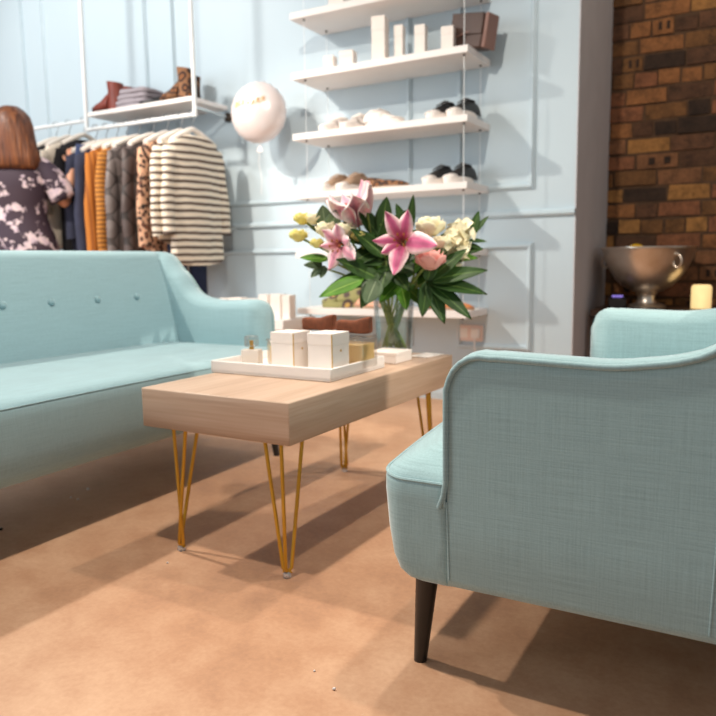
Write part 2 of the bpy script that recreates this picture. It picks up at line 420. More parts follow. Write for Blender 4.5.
# ------------------------------------------------------------------ upholstered seats
def smooth_heights(t, tab):
    for (a, ha), (b, hb) in zip(tab, tab[1:]):
        if a <= t <= b:
            u = (t-a)/(b-a) if b > a else 0
            return ha + (hb-ha)*u
    return tab[-1][1]
def shell(L, xf, xb, zb, harm, hback, thick, lean, fabric, cord, root):
    """arms and back in one sweep; local x forward, y sideways"""
    hl = L/2; rc = .10
    path = []                         # outer edge, from +y arm front round to -y arm front
    n1 = 40
    for i in range(n1+1):
        x = xf + (xb+rc-xf)*(i/n1); path.append((x, hl, 0, -1, x))
    for i in range(1, 9):
        a = PI/2 + PI/2*i/8; path.append((xb+rc+rc*math.cos(a), hl-rc+rc*math.sin(a), -math.cos(a), -math.sin(a), None))
    nb = 30
    for i in range(1, nb): path.append((xb, hl-rc-(L-2*rc)*i/nb, 1, 0, None))
    half = path[:]
    full = half + [(x,-y,nx,-ny,t) for x,y,nx,ny,t in reversed(half[:n1+9])]
    tab = [(xb, hback), (xb+.10, hback-.004), (xb+.135, hback-.03), (xb+.17, hback-.08), (xb+.205, harm+.105), (xb+.235, harm+.052), (xb+.27, harm+.02), (xb+.32, harm+.004), (xb+.41, harm-.008), (xf-.12, harm-.004), (xf, harm)]
    tab = sorted(tab)
    def H(x):
        return sum(smooth_heights(min(max(x+dx, xb), xf), tab) for dx in (-.02,-.01,0,.01,.02))/5
    rings = []; pip = []
    Re = .062
    ends = [(d, i) for i, d in enumerate((0,.003,.010,.022,.038,.055,.075))]
    def ring(x, y, nx, ny, h, t, ln, inset=0):
        # section offsets measured inward from the outer face
        pr = [(.020, zb), (.006, zb+.006), (inset, zb+.022), (inset, .30), (inset, .42), (inset, h-.03), (inset, h-.010), (inset+.006, h-.001), (inset+.018, h+.003),
              (t*.5, h+.003), (t-.026, h-.002), (t-.010, h-.016), (t-.001, h-.036), (t+ln*.35, max(h-.16, .40 if h<.7 else h-.16)), (t+ln, .36), (t+ln, zb+.02), (t+ln-.02, zb)]
        return [(x+nx*o, y+ny*o, z) for o, z in pr]
    def sect(i, flip=1):
        x,y,nx,ny,_ = full[i]
        return x,y,nx,ny
    N = len(full)
    # positions along the first arm are resampled near the free end
    seq = []
    for d,_ in ends: seq.append(('e', 0, d))
    for i in range(1, N-1):
        if (i <= n1 and abs(full[i][0]-xf) < .085) or (i >= N-1-n1 and abs(full[i][0]-xf) < .085): continue
        seq.append(('p', i, 0))
    for d,_ in reversed(ends): seq.append(('e', N-1, d))
    for kind, i, d in seq:
        x,y,nx,ny = sect(i)
        if kind == 'e':
            x = xf - d; q = Re - d
            drop = Re - math.sqrt(max(Re*Re - q*q, 0)); h = H(x) - drop
            t = thick - .045*max(0, 1-d/.06)**2
            rings.append(ring(x, y, nx, ny, h, t, 0)); pip.append((x + (.003 if d == 0 else 0), y - ny*.0015, h-.006))
        else:
            h = H(x)
            yy = abs(y)
            ln = lean*min(1, max(0, (nx)**2)) if nx > 0 else 0
            t = thick + .02*max(0, nx)
            rings.append(ring(x, y, nx, ny, h, t, ln)); pip.append((x-nx*.0015, y-ny*.0015, h-.006))
    mb = MB().loft(rings)
    o = mb.build('shell', fabric, root, sharp=60)
    # piping from the arm foot, up the front, round the outer top edge
    x0 = xf+.003
    lead = [(x0+.012, hl+.0015, zb+.150), (x0+.004, hl+.0015, .35), (x0, hl+.0015, .375), (x0, hl+.0015, .44)]
    tail = [(a,-b,c) for a,b,c in reversed(lead)]
    p = MB().tube(lead + pip + tail, .0052, 8)
    p.build('piping', cord, root, sharp=80)
    # vertical seams in the outer face
    for sy in (1,-1):
        MB().tube([(xf+.001, sy*(hl+.0003), .34), (xf-.004, sy*(hl+.0003), zb+.02)], .0016, 6).build('seam', cord, root)
        xs = xb + .262
        MB().tube([(xs, sy*(hl+.0003), H(xs)-.012), (xs-.007, sy*(hl+.0003), .35), (xs-.003, sy*(hl+.0003), zb+.02)], .0016, 6).build('seam', cord, root)
def rrect(x0, x1, hy, r, n=10):
    pts = []
    for cx, cy, a0 in ((x1-r, hy-r, 0), (x0+r, hy-r, PI/2), (x0+r, -hy+r, PI), (x1-r, -hy+r, 1.5*PI)):
        for i in range(n+1):
            a = a0 + PI/2*i/n; pts.append((cx+r*math.cos(a), cy+r*math.sin(a)))
    # subdivide the long runs
    out = []
    for i, p in enumerate(pts):
        q = pts[(i+1) % len(pts)]; out.append(p)
        d = math.hypot(q[0]-p[0], q[1]-p[1])
        if i % (n+1) == n:
            for j in range(1, 41): out.append((p[0]+(q[0]-p[0])*j/41, p[1]+(q[1]-p[1])*j/41))
    return out
def seat(L, xf, xb, zb, ze, crown, fabric, cord, root, pr=.003, bow=0):
    prof = [(.060,zb),(.042,zb+.004),(.028,zb+.014),(.016,zb+.04),(.007,zb+.09),(.002,zb+.14),(0,ze-.03),(.000,ze-.008),(.003,ze),(.010,ze+.008),(.026,ze+.017)]
    for k_ in (.05,.09,.14,.20,.27,.33): prof.append((k_, ze + .017 + (crown-ze-.017)*math.sin(min(1,(k_-.026)/.18)*PI/2)))
    rings = []; seam = []
    for ins, z in prof:
        fy = .25 if z < ze-.02 else 1
        r = max(.055 - ins*.4, .03)
        hx1 = -ins; hx0 = xb + ins*.5
        pts = rrect(hx0, max(hx1, hx0+.08), max(L/2 - ins*fy, .05), min(r, .4*(max(hx1,hx0+.08)-hx0)))
        ring = []
        for x, y in pts:
            if x < xf-.004 and abs(y) > L/2-.03: y = math.copysign(min(abs(y), L/2-.03), y)
            wz = min(1, max(0, (z-ze+.09)/.09))
            ring.append((x, y, z + bow*wz*(1-min(1, abs(y)/(L/2))**2)))
        rings.append(ring)
        if abs(z-ze) < 1e-6: seam = ring[:]
    mb = MB().loft(rings); mb.build('seat', fabric, root, sharp=70)
    front = sorted([p for p in seam if p[0] > xf+.002], key=lambda p: (p[1], ))
    left = [p for p in front]
    # order along the outline from -y round the front to +y
    left.sort(key=lambda p: math.atan2(p[1], p[0]+.4))
    e_ = [(xf+.003, L/2-.002, ze), (xf+.005, L/2+.0005, ze-.022), (xf+.003, L/2+.001, ze-.038)]
    left = [(x,-y,z) for x,y,z in reversed(e_)] + left + e_
    MB().tube([(x+.001, y, z+.001) for x,y,z in left], pr, 6).build('seat_piping', cord, root)
def leg(root, x, y, zb, dx, dy, r0, r1, mat):
    MB().loft([[(x+dx*(1-t)+ (r1+(r0-r1)*t)*math.cos(a*PI/8), y+dy*(1-t)+(r1+(r0-r1)*t)*math.sin(a*PI/8), t*zb) for a in range(16)] for t in (0,.03,.5,1.05)]).build('leg', mat, root)

sofa = thing('sofa', 'long teal button-back sofa left of the wooden coffee table', 'sofa', (-1.63, 1.45, 0), 0)
SL = 1.90
shell(SL, -.118, -.75, .195, .612, .812, .10, .115, M['sofa'], M['piping'], sofa)
seat(SL, -.118, -.72, .195, .400, .436, M['sofa'], M['sofa'], sofa, .0016, .008)
for y in (-.76,-.55,-.335,-.13,.075,.265,.470,.668):
    MB().ell((-.581, y, .632), (.009,.013,.013), 12, 8).build('button', M['sofa'], sofa)
for x, y, dx, dy in ((-.06,.83,.03,.0),(-.06,-.83,.03,0),(-.66,.83,-.03,0),(-.66,-.83,-.03,0)):
    leg(sofa, x, y, .205, dx, dy, .019, .012, M['blackwood'])

chair = thing('armchair', 'wide teal linen armchair with dark tapered legs, back to the camera at right', 'armchair', (-.608, 1.74, 0), PI)
CL = 1.20
shell(CL, -.141, -.82, .178, .607, .815, .080, .10, M['fabric'], M['piping'], chair)
seat(CL, -.141, -.78, .178, .368, .420, M['fabric'], M['piping'], chair, .003, .045)
for x, y, dx in ((-.080,.545,.014),(-.080,-.545,.014),(-.72,.53,-.03),(-.72,-.53,-.03)):
    leg(chair, x, y, .19, dx, .005, .0225, .0125, M['blackwood'])

# ------------------------------------------------------------------ coffee table
tab = thing('coffee_table', 'low pale oak coffee table on gold hairpin legs', 'table', (-1.168, 1.822, 0), R(-1.25))
tw, tl = .238, .474
MB().rbox(-tw, tw, -tl, tl, .337, .44, .004, 2).build('tabletop', M['wood'], tab, sharp=50)
def hairpin(fx, fy, sx, sy):
    mb = MB(); foot = Vector((fx, fy, .012))
    ox = (-.056, -.007, .012) if sx > 0 else (-.008, .035, .022)
    tops = [Vector((fx+ox[0], fy, .339)), Vector((fx+ox[1], fy, .339)), Vector((fx+ox[2], fy + sy*.062, .339))]
    side = [Vector((-.010*sx, -.002*sy, 0)), Vector((.001*sx, -.006*sy,0)), Vector((.008*sx, .008*sy, 0))]
    for t, s in zip(tops, side):
        b = foot + s + Vector((0,0,.012))
        mb.tube([t, t.lerp(b, .5), b, b + (foot-b)*.6, foot], .0048, 8)
    mb.tube([foot+Vector((-.010*sx,0,.003)), foot, foot+Vector((.008*sx,.008*sy,.003))], .0052, 8)
    mb.rbox(min(tops[0].x,tops[2].x)-.01, max(tops[0].x,tops[2].x)+.01, min(t.y for t in tops)-.01, max(t.y for t in tops)+.01, .3352, .3372, .001, 1)
    o = mb.build('leg', M['gold'], tab, sharp=60)
    MB().lathe([(.009,0),(.0105,.003),(.0105,.010),(.007,.015)], 14, (fx,fy,0)).build('foot_cap', M['clear'], o)
for fx, fy, sx, sy in ((.198,-.444,1,1),(-.150,-.444,-1,1),(.198,.388,1,-1),(-.150,.388,-1,-1)): hairpin(fx, fy, sx, sy)

# ------------------------------------------------------------------ things on the table
TZ = .44
tray = thing('serving_tray', 'shallow white tray holding perfumes and cartons on the table', 'tray', (-1.207, 1.782, TZ), R(-1.25))
t_ = MB().rbox(-.21,.21,-.152,.152,0,.012,.003,1); t_.build('tray_base', M['tray'], tray)
t_ = MB()
for a in ((-.21,.21,-.152,-.144),(-.21,.21,.144,.152),(-.21,-.202,-.145,.145),(.202,.21,-.145,.145)): t_.rbox(*a, .004, .036, .002, 1)
t_.build('rim', M['tray'], tray)
FZ = TZ + .0125
def carton(label, x, y, w, d, h, z=FZ, rz=R(-1.25), group=None, line=True, name='white_carton'):
    c = thing(name, label, 'box', (x, y, z), rz, group)
    MB().rbox(-w/2, w/2, -d/2, d/2, 0, h*.704, .001, 1).build('body', M['whitebox'], c)
    MB().rbox(-w/2-.0008, w/2+.0008, -d/2-.0008, d/2+.0008, h*.7045, h, .001, 1).build('lid', M['whitebox'], c)
    if line:
        MB().box(w/2-.001, w/2+.0012, -d/2-.0012, -d/2+.001, .002, h-.002).build('gold_edge', M['gold'], c, smooth=False, label='thin gold edging')
        MB().lathe([(.0001,0),(.0034,0),(.0034,.0012),(.0001,.0012)], 10).xform(Matrix.Translation((w/2, 0, h*.55)) @ Matrix.Rotation(PI/2,4,'Y')).build('seal', M['gold'], c, label='small gold seal')
    return c
carton('white square carton with gold edge behind the small perfume bottle in the tray', -1.206, 1.742, .080, .086, .108)
carton('white square carton with gold edge at the front right corner of the tray', -1.064, 1.722, .080, .090, .112)
pf = thing('perfume_bottle', 'small square glass perfume bottle with gold topped clear cap in tray', 'bottle', (-1.352, 1.745, FZ), R(12))
MB().rbox(-.030,.030,-.018,.018,0,.048,.006,2).build('bottle_glass', M['frost'], pf)
MB().rbox(-.018,.018,-.012,.012,.006,.03,.004,1).build('perfume', M['amber'], pf, label='amber perfume')
MB().lathe([(.007,.048),(.007,.056)],12).build('collar', M['gold'], pf)
cp = MB().rbox(-.018,.018,-.016,.016,.056,.088,.003,1).build('cap', M['acrylic'], pf)
MB().lathe([(.006,.058),(.006,.074)],12).build('cap_core', M['gold'], cp)
def jar(label, x, y, w, d, h):
    j = thing('scent_jar', label, 'jar', (x, y, FZ), R(-1.25))
    MB().rbox(-w/2,w/2,-d/2,d/2,0,h,.004,1).build('jar_glass', M['acrylic'], j)
    MB().rbox(-w/2+.006,w/2-.006,-d/2+.006,d/2-.006,.006,h*.8,.003,1).build('scented_oil', M['amber'], j, label='amber oil')
    MB().rbox(-w/2-.001,w/2+.001,-d/2-.001,d/2+.001,h,h+.006,.001,1).build('lid', M['acrylic'], j)
    return h + .006
jar('clear jar of amber oil between small perfume bottle and first carton', -1.283, 1.772, .030, .05, .075)
jar('slim clear jar of amber oil standing between the two gold edged cartons', -1.137, 1.775, .026, .05, .075)
h1 = jar('clear jar of amber oil under the left brown roll', -1.195, 1.868, .115, .07, .090)
h2 = jar('clear jar of amber oil under the right brown roll beside the vase', -1.045, 1.838, .105, .085, .088)
def roll(label, x, y, z, rz):
    mb = MB(); rg = []
    for i in range(17):
        u = i/16; X = -.052 + .104*u
        rr = .0205*(1 + .04*math.sin(9*u+1))
        if i in (0,16): rr *= .86
        q_ = lambda c_: math.copysign(abs(c_)**.45, c_)
        rg.append([(X, rr*.9*q_(math.cos(2*PI*j/20)), .022 + rr*.95*q_(math.sin(2*PI*j/20)) + (.012*max(0,u-.55)/.45 if math.sin(2*PI*j/20) > 0 else 0)) for j in range(20)])
    mb.loft(rg); return solo(mb, 'suede_roll', M['brownsuede'], label, 'roll', (x,y,z), rz)
roll('brown suede roll lying above the carton behind the tray centre', -1.185, 1.868, FZ+h1+.001, R(3))
roll('brown suede roll lying nearest the vase on the right jar', -1.050, 1.845, FZ+h2+.001, R(8))
carton('low white carton in front of the flower vase at the table end', -1.045, 2.062, .105, .11, .034, TZ+.001, line=False)
cd = solo(MB().rbox(-.035,.035,-.05,.05,0,.003,.001,1), 'white_card', M['whitebox'], 'flat white card lying at the far right end of the table', 'card', (-.985, 2.225, TZ+.001), R(-8))

# ------------------------------------------------------------------ vase and bouquet
VB = Vector((-1.10, 2.205, TZ+.001))
RV = Vector((math.cos(R(29.4)), math.sin(R(29.4)), 0)); CV = Vector((RV.y, -RV.x, 0)); UV = Vector((0,0,1))
def B(a, b, z): return RV*a + CV*b + UV*z
vase = thing('glass_vase', 'clear cylindrical glass vase of lilies at the far end of the coffee table', 'vase', VB)
MB().lathe([(.001,0),(.060,0),(.062,.004),(.066,.1),(.071,.208),(.0715,.211),(.069,.211),(.0635,.1),(.058,.018),(.001,.016)], 32, caps=False).build('vase_glass', M['glass'], vase)
MB().lathe([(.001,.0175),(.0572,.0192),(.0625,.1),(.0630,.112),(.001,.112)], 32, caps=False).build('water', M['water'], vase)
def stem_pts(a, b, z, k, mouth=.054):
    rnd = random.Random(k); ang = rnd.uniform(0, 2*PI)
    d = (B(a,b,0)); dn = d.normalized() if d.length > .01 else Vector((math.cos(ang), math.sin(ang), 0))
    foot = -dn*rnd.uniform(.01,.042) + Vector((-dn.y, dn.x, 0))*rnd.uniform(-.03,.03); foot.z = rnd.uniform(.022,.034)
    d = B(a,b,0); l = d.length or 1
    m = d*min(mouth/l, .6)
    m = Vector((m.x, m.y, .205)); end = B(a,b,z)
    pts = []
    for i in range(9):
        t = i/8
        if t < .4:
            u = t/.4; pts.append(foot.lerp(m, u))
        else:
            u = (t-.4)/.6; c = m + Vector((m.x*.4-foot.x*.2, m.y*.4-foot.y*.2, (end.z-m.z)*.45))
            pts.append(m*(1-u)**2 + c*2*u*(1-u) + end*u*u)
    return pts
def frame(d, up=None):
    d = Vector(d).normalized(); up = Vector(up or (0,0,1))
    s = d.cross(up)
    if s.length < 1e-3: s = d.cross(Vector((0,1,0)))
    s.normalize(); n = s.cross(d).normalized()
    return d, s, n                   # along, across, face normal
def leaf(mb, p, d, L, W, bend=.25, up=None, cup=.15, tip=1.0, nu=6, nv=9):
    d, s, n = frame(d, up); p = Vector(p)
    def f(u, v):
        w = W*.5*(math.sin(PI*min(1, v**.75)))**(.8)*(1) + .0008
        x = (u-.5)*2
        return p + d*(L*v*(1-.12*bend*v)) + s*(x*w) + n*(-bend*L*v*v + cup*W*x*x*.5)
    mb.grid(f, nu, nv); return mb
def stemmed(name, label, cat, k, a, b, z, rad=.0042, group=None):
    o = thing(name, label, cat, VB, 0, group)
    pts = stem_pts(a, b, z, k)
    MB().tube(pts, rad, 6).build('stem', M['stem'], o)
    return o, pts[-1], (pts[-1]-pts[-2]).normalized()
def lily(label, k, a, b, z, face, petals, mat, L=.105, W=.05, throat=.03):
    o, p, d = stemmed('pink_lily', label, 'flower', k, *(Vector((a,b,z)) ))
    f = (B(*face)).normalized()
    _, s, n = frame(f); s = -s
    for ang, ll, open_ in petals:
        rad = s*math.cos(R(ang)) + n*math.sin(R(ang))
        mb = MB()
        Lp = L*ll
        def fn(u, v, rad=rad, Lp=Lp, open_=open_):
            x = (u-.5)*2
            w = W*.5*ll*((.22 + .78*math.sin(PI*min(.5, v*.95)) )*(1-max(0,(v-.42)/.58)**1.9) + .015)
            side = f.cross(rad).normalized()
            th = open_*(min(1, v*1.25))**1.0
            # arc length integration approximated by a bending strip
            along = f*(Lp*(math.sin(R(th))/max(R(th),1e-3) if th > 1 else 1)*v) + rad*(Lp*v*((1-math.cos(R(th)))/max(R(th),1e-3)) + .008)
            nn = (rad*math.cos(R(th)) - f*math.sin(R(th)))
            return p + along + side*(x*w) + nn*(x*x*.16*W + .05*W*x*math.sin(9*v+ang)) + side*0
        mb.grid(fn, 8, 12)
        mb.build('petal', mat, o, sharp=180, solid=.0012)
    st = MB()
    for i in range(6):
        a2 = i*PI/3; rr = s*math.cos(a2)+n*math.sin(a2)
        e = p + f*(L*.5) + rr*(L*.16)
        st.tube([p, p+f*(L*.3)+rr*(L*.05), e], .0011, 5)
        st.ell(e, (.0035,.0035,.005), 6, 5)
    st.build('stamen', M['pollen'], o)
    return o
lily('pink lily in profile opening upward left at the top of bouquet', 1, -.115, .02, .435, (-.35,.30,1),
     [(90,1.0,55),(150,1.05,95),(210,.9,60),(270,1.0,48),(330,1.0,60),(30,1.0,55)], M['lilypale'], .155, .098)
lily('large open pink lily facing the camera at the bouquet centre', 2, .030, .115, .375, (-.25,1,.12),
     [(75,1.05,92),(118,1.1,90),(180,.95,105),(262,1.25,95),(-12,1.45,88),(215,.85,80)], M['lily'], .128, .050)
lily('pink lily facing down left on the left side of bouquet', 3, -.165, .07, .375, (-.45,.85,-.12),
     [(80,.85,88),(130,.8,90),(180,.7,80),(250,.95,95),(-30,1.0,95),(20,.8,70)], M['lilypale'], .118, .058)
o, p, d = stemmed('lily_bud', 'closed upright pink lily bud at the very top of bouquet', 'flower', 4, -.085, .05, .475)
for i in range(3):
    mb = MB(); a0 = i*2*PI/3
    rg = []
    for q in range(9):
        t = q/8; r_ = .0165*math.sin(PI*(.12+.82*t))**.8
        rg.append([p + Vector((.004*math.cos(a0)+r_*math.cos(a0+w_), .004*math.sin(a0)+r_*math.sin(a0+w_), .102*t)) for w_ in [2*PI*j/12 for j in range(12)]])
    mb.loft(rg, uv=True).build('petal', M['lilyin'], o)
def rose(name, label, k, a, b, z, r, mat, cat='flower'):
    o, p, d = stemmed(name, label, cat, k, a, b, z)
    rnd = random.Random(k); c = p + d*r*.5
    MB().ell(c, (r*.55,r*.55,r*.62), 12, 8).build('heart', mat, o)
    for ring, (n, rr, hh) in enumerate(((4,.62,.9),(5,.85,.75),(6,1.05,.5))):
        for i in range(n):
            a0 = 2*PI*(i+.4*ring)/n + rnd.uniform(-.15,.15); mb = MB()
            def fn(u, v, a0=a0, rr=rr, hh=hh, n=n):
                an = a0 + (u-.5)*2*PI/n*1.35
                ro = r*rr*(.35 + .65*math.sin(v*PI/2)) + r*.10*v*v*(1-abs(u-.5))
                zz = -r*.55 + r*(hh+.55)*v*(1-.5*(2*abs(u-.5))**2.2*v)
                return c + Vector((ro*math.cos(an), ro*math.sin(an), zz))
            mb.grid(fn, 5, 5).build('petal', mat, o, sharp=180, solid=.001)
    return o
rose('cream_rose', 'round cream rose right of the large open pink lily', 21, .112, .06, .400, .044, M['creamrose'])
rose('cream_rose', 'smaller cream rose tucked under the round cream rose', 22, .142, .085, .362, .028, M['creamrose'])
rose('salmon_carnation', 'ruffled salmon pink bloom below the right petal of central lily', 23, .100, .12, .300, .044, M['salmon'])
rose('yellow_rosebud', 'yellow rosebud at the upper left tip of bouquet', 24, -.292, .0, .450, .027, M['yellowbud'])
rose('yellow_rosebud', 'pale yellow rosebud second from the upper left tip of bouquet', 25, -.255, .01, .448, .026, M['creamrose'])
rose('yellow_rosebud', 'yellow rosebud hanging lowest at the far left of bouquet', 26, -.302, .03, .395, .028, M['yellowbud'])
rose('yellow_rosebud', 'small yellow rosebud beside a green leaf left of the left lily', 27, -.243, .05, .370, .022, M['yellowbud'])
rose('cream_rose', 'cream yellow rose just above the left lily', 28, -.205, .04, .405, .036, M['creamrose'])
rose('cream_rose', 'cream yellow rose between the left lily and the top lily', 29, -.150, .05, .400, .034, M['creamrose'])
rose('yellow_rosebud', 'yellow rosebud peeping from leaves below the top lily', 30, -.112, .06, .385, .024, M['yellowbud'])
def stock(label, k, pts, r0):
    a,b,z = pts[-1]
    o, p, d = stemmed('stock_flower', label, 'flower', k, *pts[0]); rnd = random.Random(k)
    for (a,b,z) in pts:
        for q in range(8):
            c = B(a,b,z) + Vector((rnd.uniform(-1,1), rnd.uniform(-1,1), rnd.uniform(-1,1)))*r0
            mb = MB(); nn = Vector((rnd.uniform(-1,1), rnd.uniform(-1.4,.6), rnd.uniform(-.4,1))).normalized(); dd, s, n2 = frame(nn)
            for i in range(4):
                an = i*PI/2 + rnd.uniform(-.3,.3); rd = s*math.cos(an)+n2*math.sin(an)
                leaf(mb, c, rd*.9+nn*.45, .024, .024, .3, up=nn, nu=3, nv=4)
            mb.build('floret', M['creamrose'], o, sharp=180)
stock('tall spike of creamy yellow stock flowers on the right side of bouquet', 41, [(.190,.04,.315),(.195,.045,.345),(.205,.04,.38),(.215,.035,.41),(.190,.05,.405),(.235,.03,.39),(.18,.05,.375),(.225,.05,.35)], .028)
def foliage(name, label, k, a, b, z, leaves, mat, rad=.0036, cat='leaves'):
    o, p, d = stemmed(name, label, cat, k, a, b, z, rad)
    for (pa,pb,pz), (da,db,dz), L, W, bend in leaves:
        leaf(MB(), B(pa,pb,pz), B(da,db,dz), L, W, bend, up=B(0,.7,.7)).build('leaf', mat, o, sharp=180, solid=.0008)
    return o
foliage('leaf_spray', 'pointed dark leaves standing up above the central lily', 51, .05, .02, .42,
        [((.05,.02,.40),(-.35,0,1),.115,.042,.1),((.05,.02,.40),(.12,.1,1),.135,.03,.05),((.05,.02,.42),(-.9,.2,.5),.07,.024,.2),((.055,.02,.39),(.8,.3,.6),.08,.035,.2),((.05,.02,.38),(-.7,.3,.5),.07,.03,.2)], M['leaf'])
foliage('leaf_spray', 'slender leaf sprig reaching out at the upper right of bouquet', 52, .262, .0, .40,
        [((.262,0,.40),(.3,0,1),.085,.03,.1),((.262,0,.40),(.75,.1,.9),.085,.022,.1),((.25,0,.38),(1,.1,.1),.065,.02,.2),((.25,0,.37),(.9,.1,-.2),.055,.02,.2),((.23,0,.34),(.9,.2,.3),.075,.03,.2),((.24,0,.36),(-.4,.1,.8),.05,.02,.2)], M['leaf'])
foliage('palmate_leaf', 'big glossy hand-shaped leaf spreading right below the stock flowers', 53, .105, .10, .25,
        [((.105,.10,.25),v,l,w,.16) for v,l,w in (((1,.1,.28),.20,.065),((1,.15,-.12),.20,.062),((.75,.2,-.55),.19,.06),((.35,.3,-.8),.15,.055),((.8,.0,.75),.17,.055),((.2,.1,.9),.10,.045),((-.15,.35,-.75),.12,.05))], M['leaf'], .004)
foliage('palmate_leaf', 'light green hand-shaped leaf lying behind the glossy right leaf', 54, .09, .04, .27,
        [((.09,.04,.27),v,l,w,.2) for v,l,w in (((.9,.2,.55),.16,.06),((1,.3,.1),.16,.06),((.5,.3,.8),.11,.05),((.2,.5,-.5),.11,.05))], M['leaf2'], .004)
foliage('broad_leaf', 'large dark leaf sweeping down left under the left lily', 55, -.05, .10, .25,
        [((-.04,.10,.275),(-1,.2,-.18),.19,.075,.1),((-.05,.1,.26),(-.9,.35,.5),.16,.075,.1),((-.05,.1,.26),(-.5,.5,-.6),.12,.06,.2)], M['leaf'])
foliage('broad_leaf', 'bright green leaf tip poking out at the lower left', 56, -.10, .08, .25,
        [((-.10,.15,.262),(-1,.15,-.30),.155,.06,.12)], M['leaf2'])
foliage('broad_leaf', 'dark leaves massed in the middle of bouquet below the top lily', 57, -.03, .06, .34,
        [((-.03,.06,.33),(-.6,.3,.6),.15,.07,.15),((-.03,.06,.34),(.05,.2,1),.12,.06,.15),((-.03,.06,.32),(-1,.3,.15),.14,.07,.15),((-.03,.06,.32),(.7,.3,.7),.14,.06,.2),((-.02,.06,.30),(.9,.4,.0),.13,.06,.25),((-.02,.06,.30),(-.2,.7,-.4),.12,.06,.2),((-.02,.06,.30),(.5,.6,-.5),.12,.06,.2)], M['leaf'])
foliage('broad_leaf', 'mid green leaves hanging over the vase mouth', 58, .02, .05, .26,
        [((.02,.05,.25),(.1,.6,-.5),.12,.05,.2),((.02,.05,.25),(-.5,.6,-.35),.12,.055,.2),((.02,.05,.25),(.7,.5,-.6),.13,.05,.2),((.02,.05,.26),(-.7,.3,.3),.13,.06,.2),((.02,.05,.26),(.5,.4,.5),.13,.06,.2)], M['leaf2'])
foliage('broad_leaf', 'dark leaves at the back of bouquet above the vase', 59, .0, -.06, .32,
        [((0,-.06,.30),v,.15,.07,.2) for v in ((1,-.2,.5),(-1,-.2,.5),(.5,-.3,1),(-.5,-.3,1),(1,-.1,0),(-1,-.1,.1),(0,-.5,1))], M['leaf'])
foliage('broad_leaf', 'dark pointed leaves filling between the top lily and the central lily', 64, -.04, .03, .44,
        [((-.04,.03,.41),(.15,.1,1),.12,.055,.1),((-.05,.03,.40),(-.5,.2,.8),.12,.06,.1),((-.03,.03,.39),(.55,.2,.8),.12,.055,.15),((-.04,.04,.38),(-.9,.3,.15),.13,.065,.15),((-.04,.04,.37),(.2,.5,.6),.11,.06,.1),((-.05,.05,.36),(-.7,.4,-.3),.13,.07,.15),((-.02,.03,.37),(.8,.3,.3),.10,.05,.15)], M['leaf'])
foliage('broad_leaf', 'mid green leaves tucked beneath the cream roses', 65, .13, .02, .34,
        [((.12,.03,.33),(.9,.1,.35),.14,.06,.15),((.12,.03,.33),(.5,.2,.75),.10,.05,.1),((.11,.04,.32),(.7,.4,-.2),.12,.06,.15),((.10,.03,.33),(-.3,.3,.8),.10,.05,.1),((.15,.03,.33),(1,.1,.0),.13,.05,.1)], M['leaf2'])
foliage('eucalyptus_sprig', 'round grey green eucalyptus leaves at upper left beside the top lily', 60, -.215, .02, .43,
        [((-.225,.02,.43),(-.1,.2,1),.075,.055,.1),((-.205,.03,.415),(.2,.3,.9),.075,.058,.1),((-.19,.03,.40),(.9,.2,.4),.07,.05,.1),((-.23,.0,.42),(-.9,.1,.3),.05,.035,.1),((-.16,.03,.41),(.3,.3,.8),.06,.045,.1)], M['euca'])
foliage('leaf_sprig', 'single dark oval leaf jutting left beneath the yellow buds', 61, -.215, .05, .325,
        [((-.215,.05,.325),(-1,.1,.16),.095,.038,.12)], M['leaf2'])
foliage('eucalyptus_sprig', 'pale grey eucalyptus sprig at the lower left of bouquet', 62, -.24, .03, .30,
        [((-.24,.03,.305),(-.9,.1,.1),.06,.035,.1),((-.24,.03,.30),(-.6,.2,-.5),.05,.03,.1),((-.23,.03,.305),(-.2,.3,-.6),.045,.028,.1),((-.24,.03,.30),(-.5,.2,.6),.05,.03,.1)], M['euca'])
foliage('eucalyptus_sprig', 'grey green eucalyptus leaf drooping over left side of the vase rim', 63, -.07, .06, .24,
        [((-.06,.14,.26),(-.35,.3,-.7),.09,.07,.1),((-.06,.06,.25),(-.8,.3,-.1),.06,.05,.1)], M['euca'])

# ------------------------------------------------------------------ wall shelves and what stands on them
SX0, SX1, SY0 = -2.262, -1.268, 3.335
SZ = {'top':2.056, 'second':1.752, 'third':1.440, 'fourth':1.130, 'fifth':.815, 'lowest':.508}
for nm, z in SZ.items():
    sh = thing('wall_shelf', {'top':'white wall shelf cut by the top of the photo, topmost of the six','second':'white wall shelf holding cartons and a brown clutch, second from top','third':'white wall shelf with white sneakers, third from top','fourth':'white wall shelf with tan sneakers and leopard flats, just above the lilies','fifth':'white wall shelf hidden behind the bouquet, second from bottom','lowest':'lowest white wall shelf, behind the vase'}[nm], 'shelf', (0,0,z), 0, 'white wall shelves')
    MB().rbox(SX0, SX1, SY0, WY-.001, -.034, 0, .002, 1).build('board', M['shelf'], sh)
    for x in (SX0+.07, SX1-.03):
        for y in (SY0+.03, WY-.06): MB().lathe([(.006,-.042),(.006,-.034)], 10, (x,y,0)).build('cable_fitting', M['darkmetal'], sh)
for i, (x, y, l) in enumerate(((SX1-.03, SY0+.03, 'right front'), (SX0+.07, SY0+.03, 'left front'), (SX1-.03, WY-.06, 'right rear'), (SX0+.07, WY-.06, 'left rear'))):
    solo(MB().tube([(x,y,.47),(x,y,3.2)], .0021 if i < 1 else .0015, 6), 'suspension_cable', M['steel'], 'thin pale cable through the %s corners of the wall shelves' % l, 'cable', group='shelf cables')
Z2 = SZ['second']+.0005
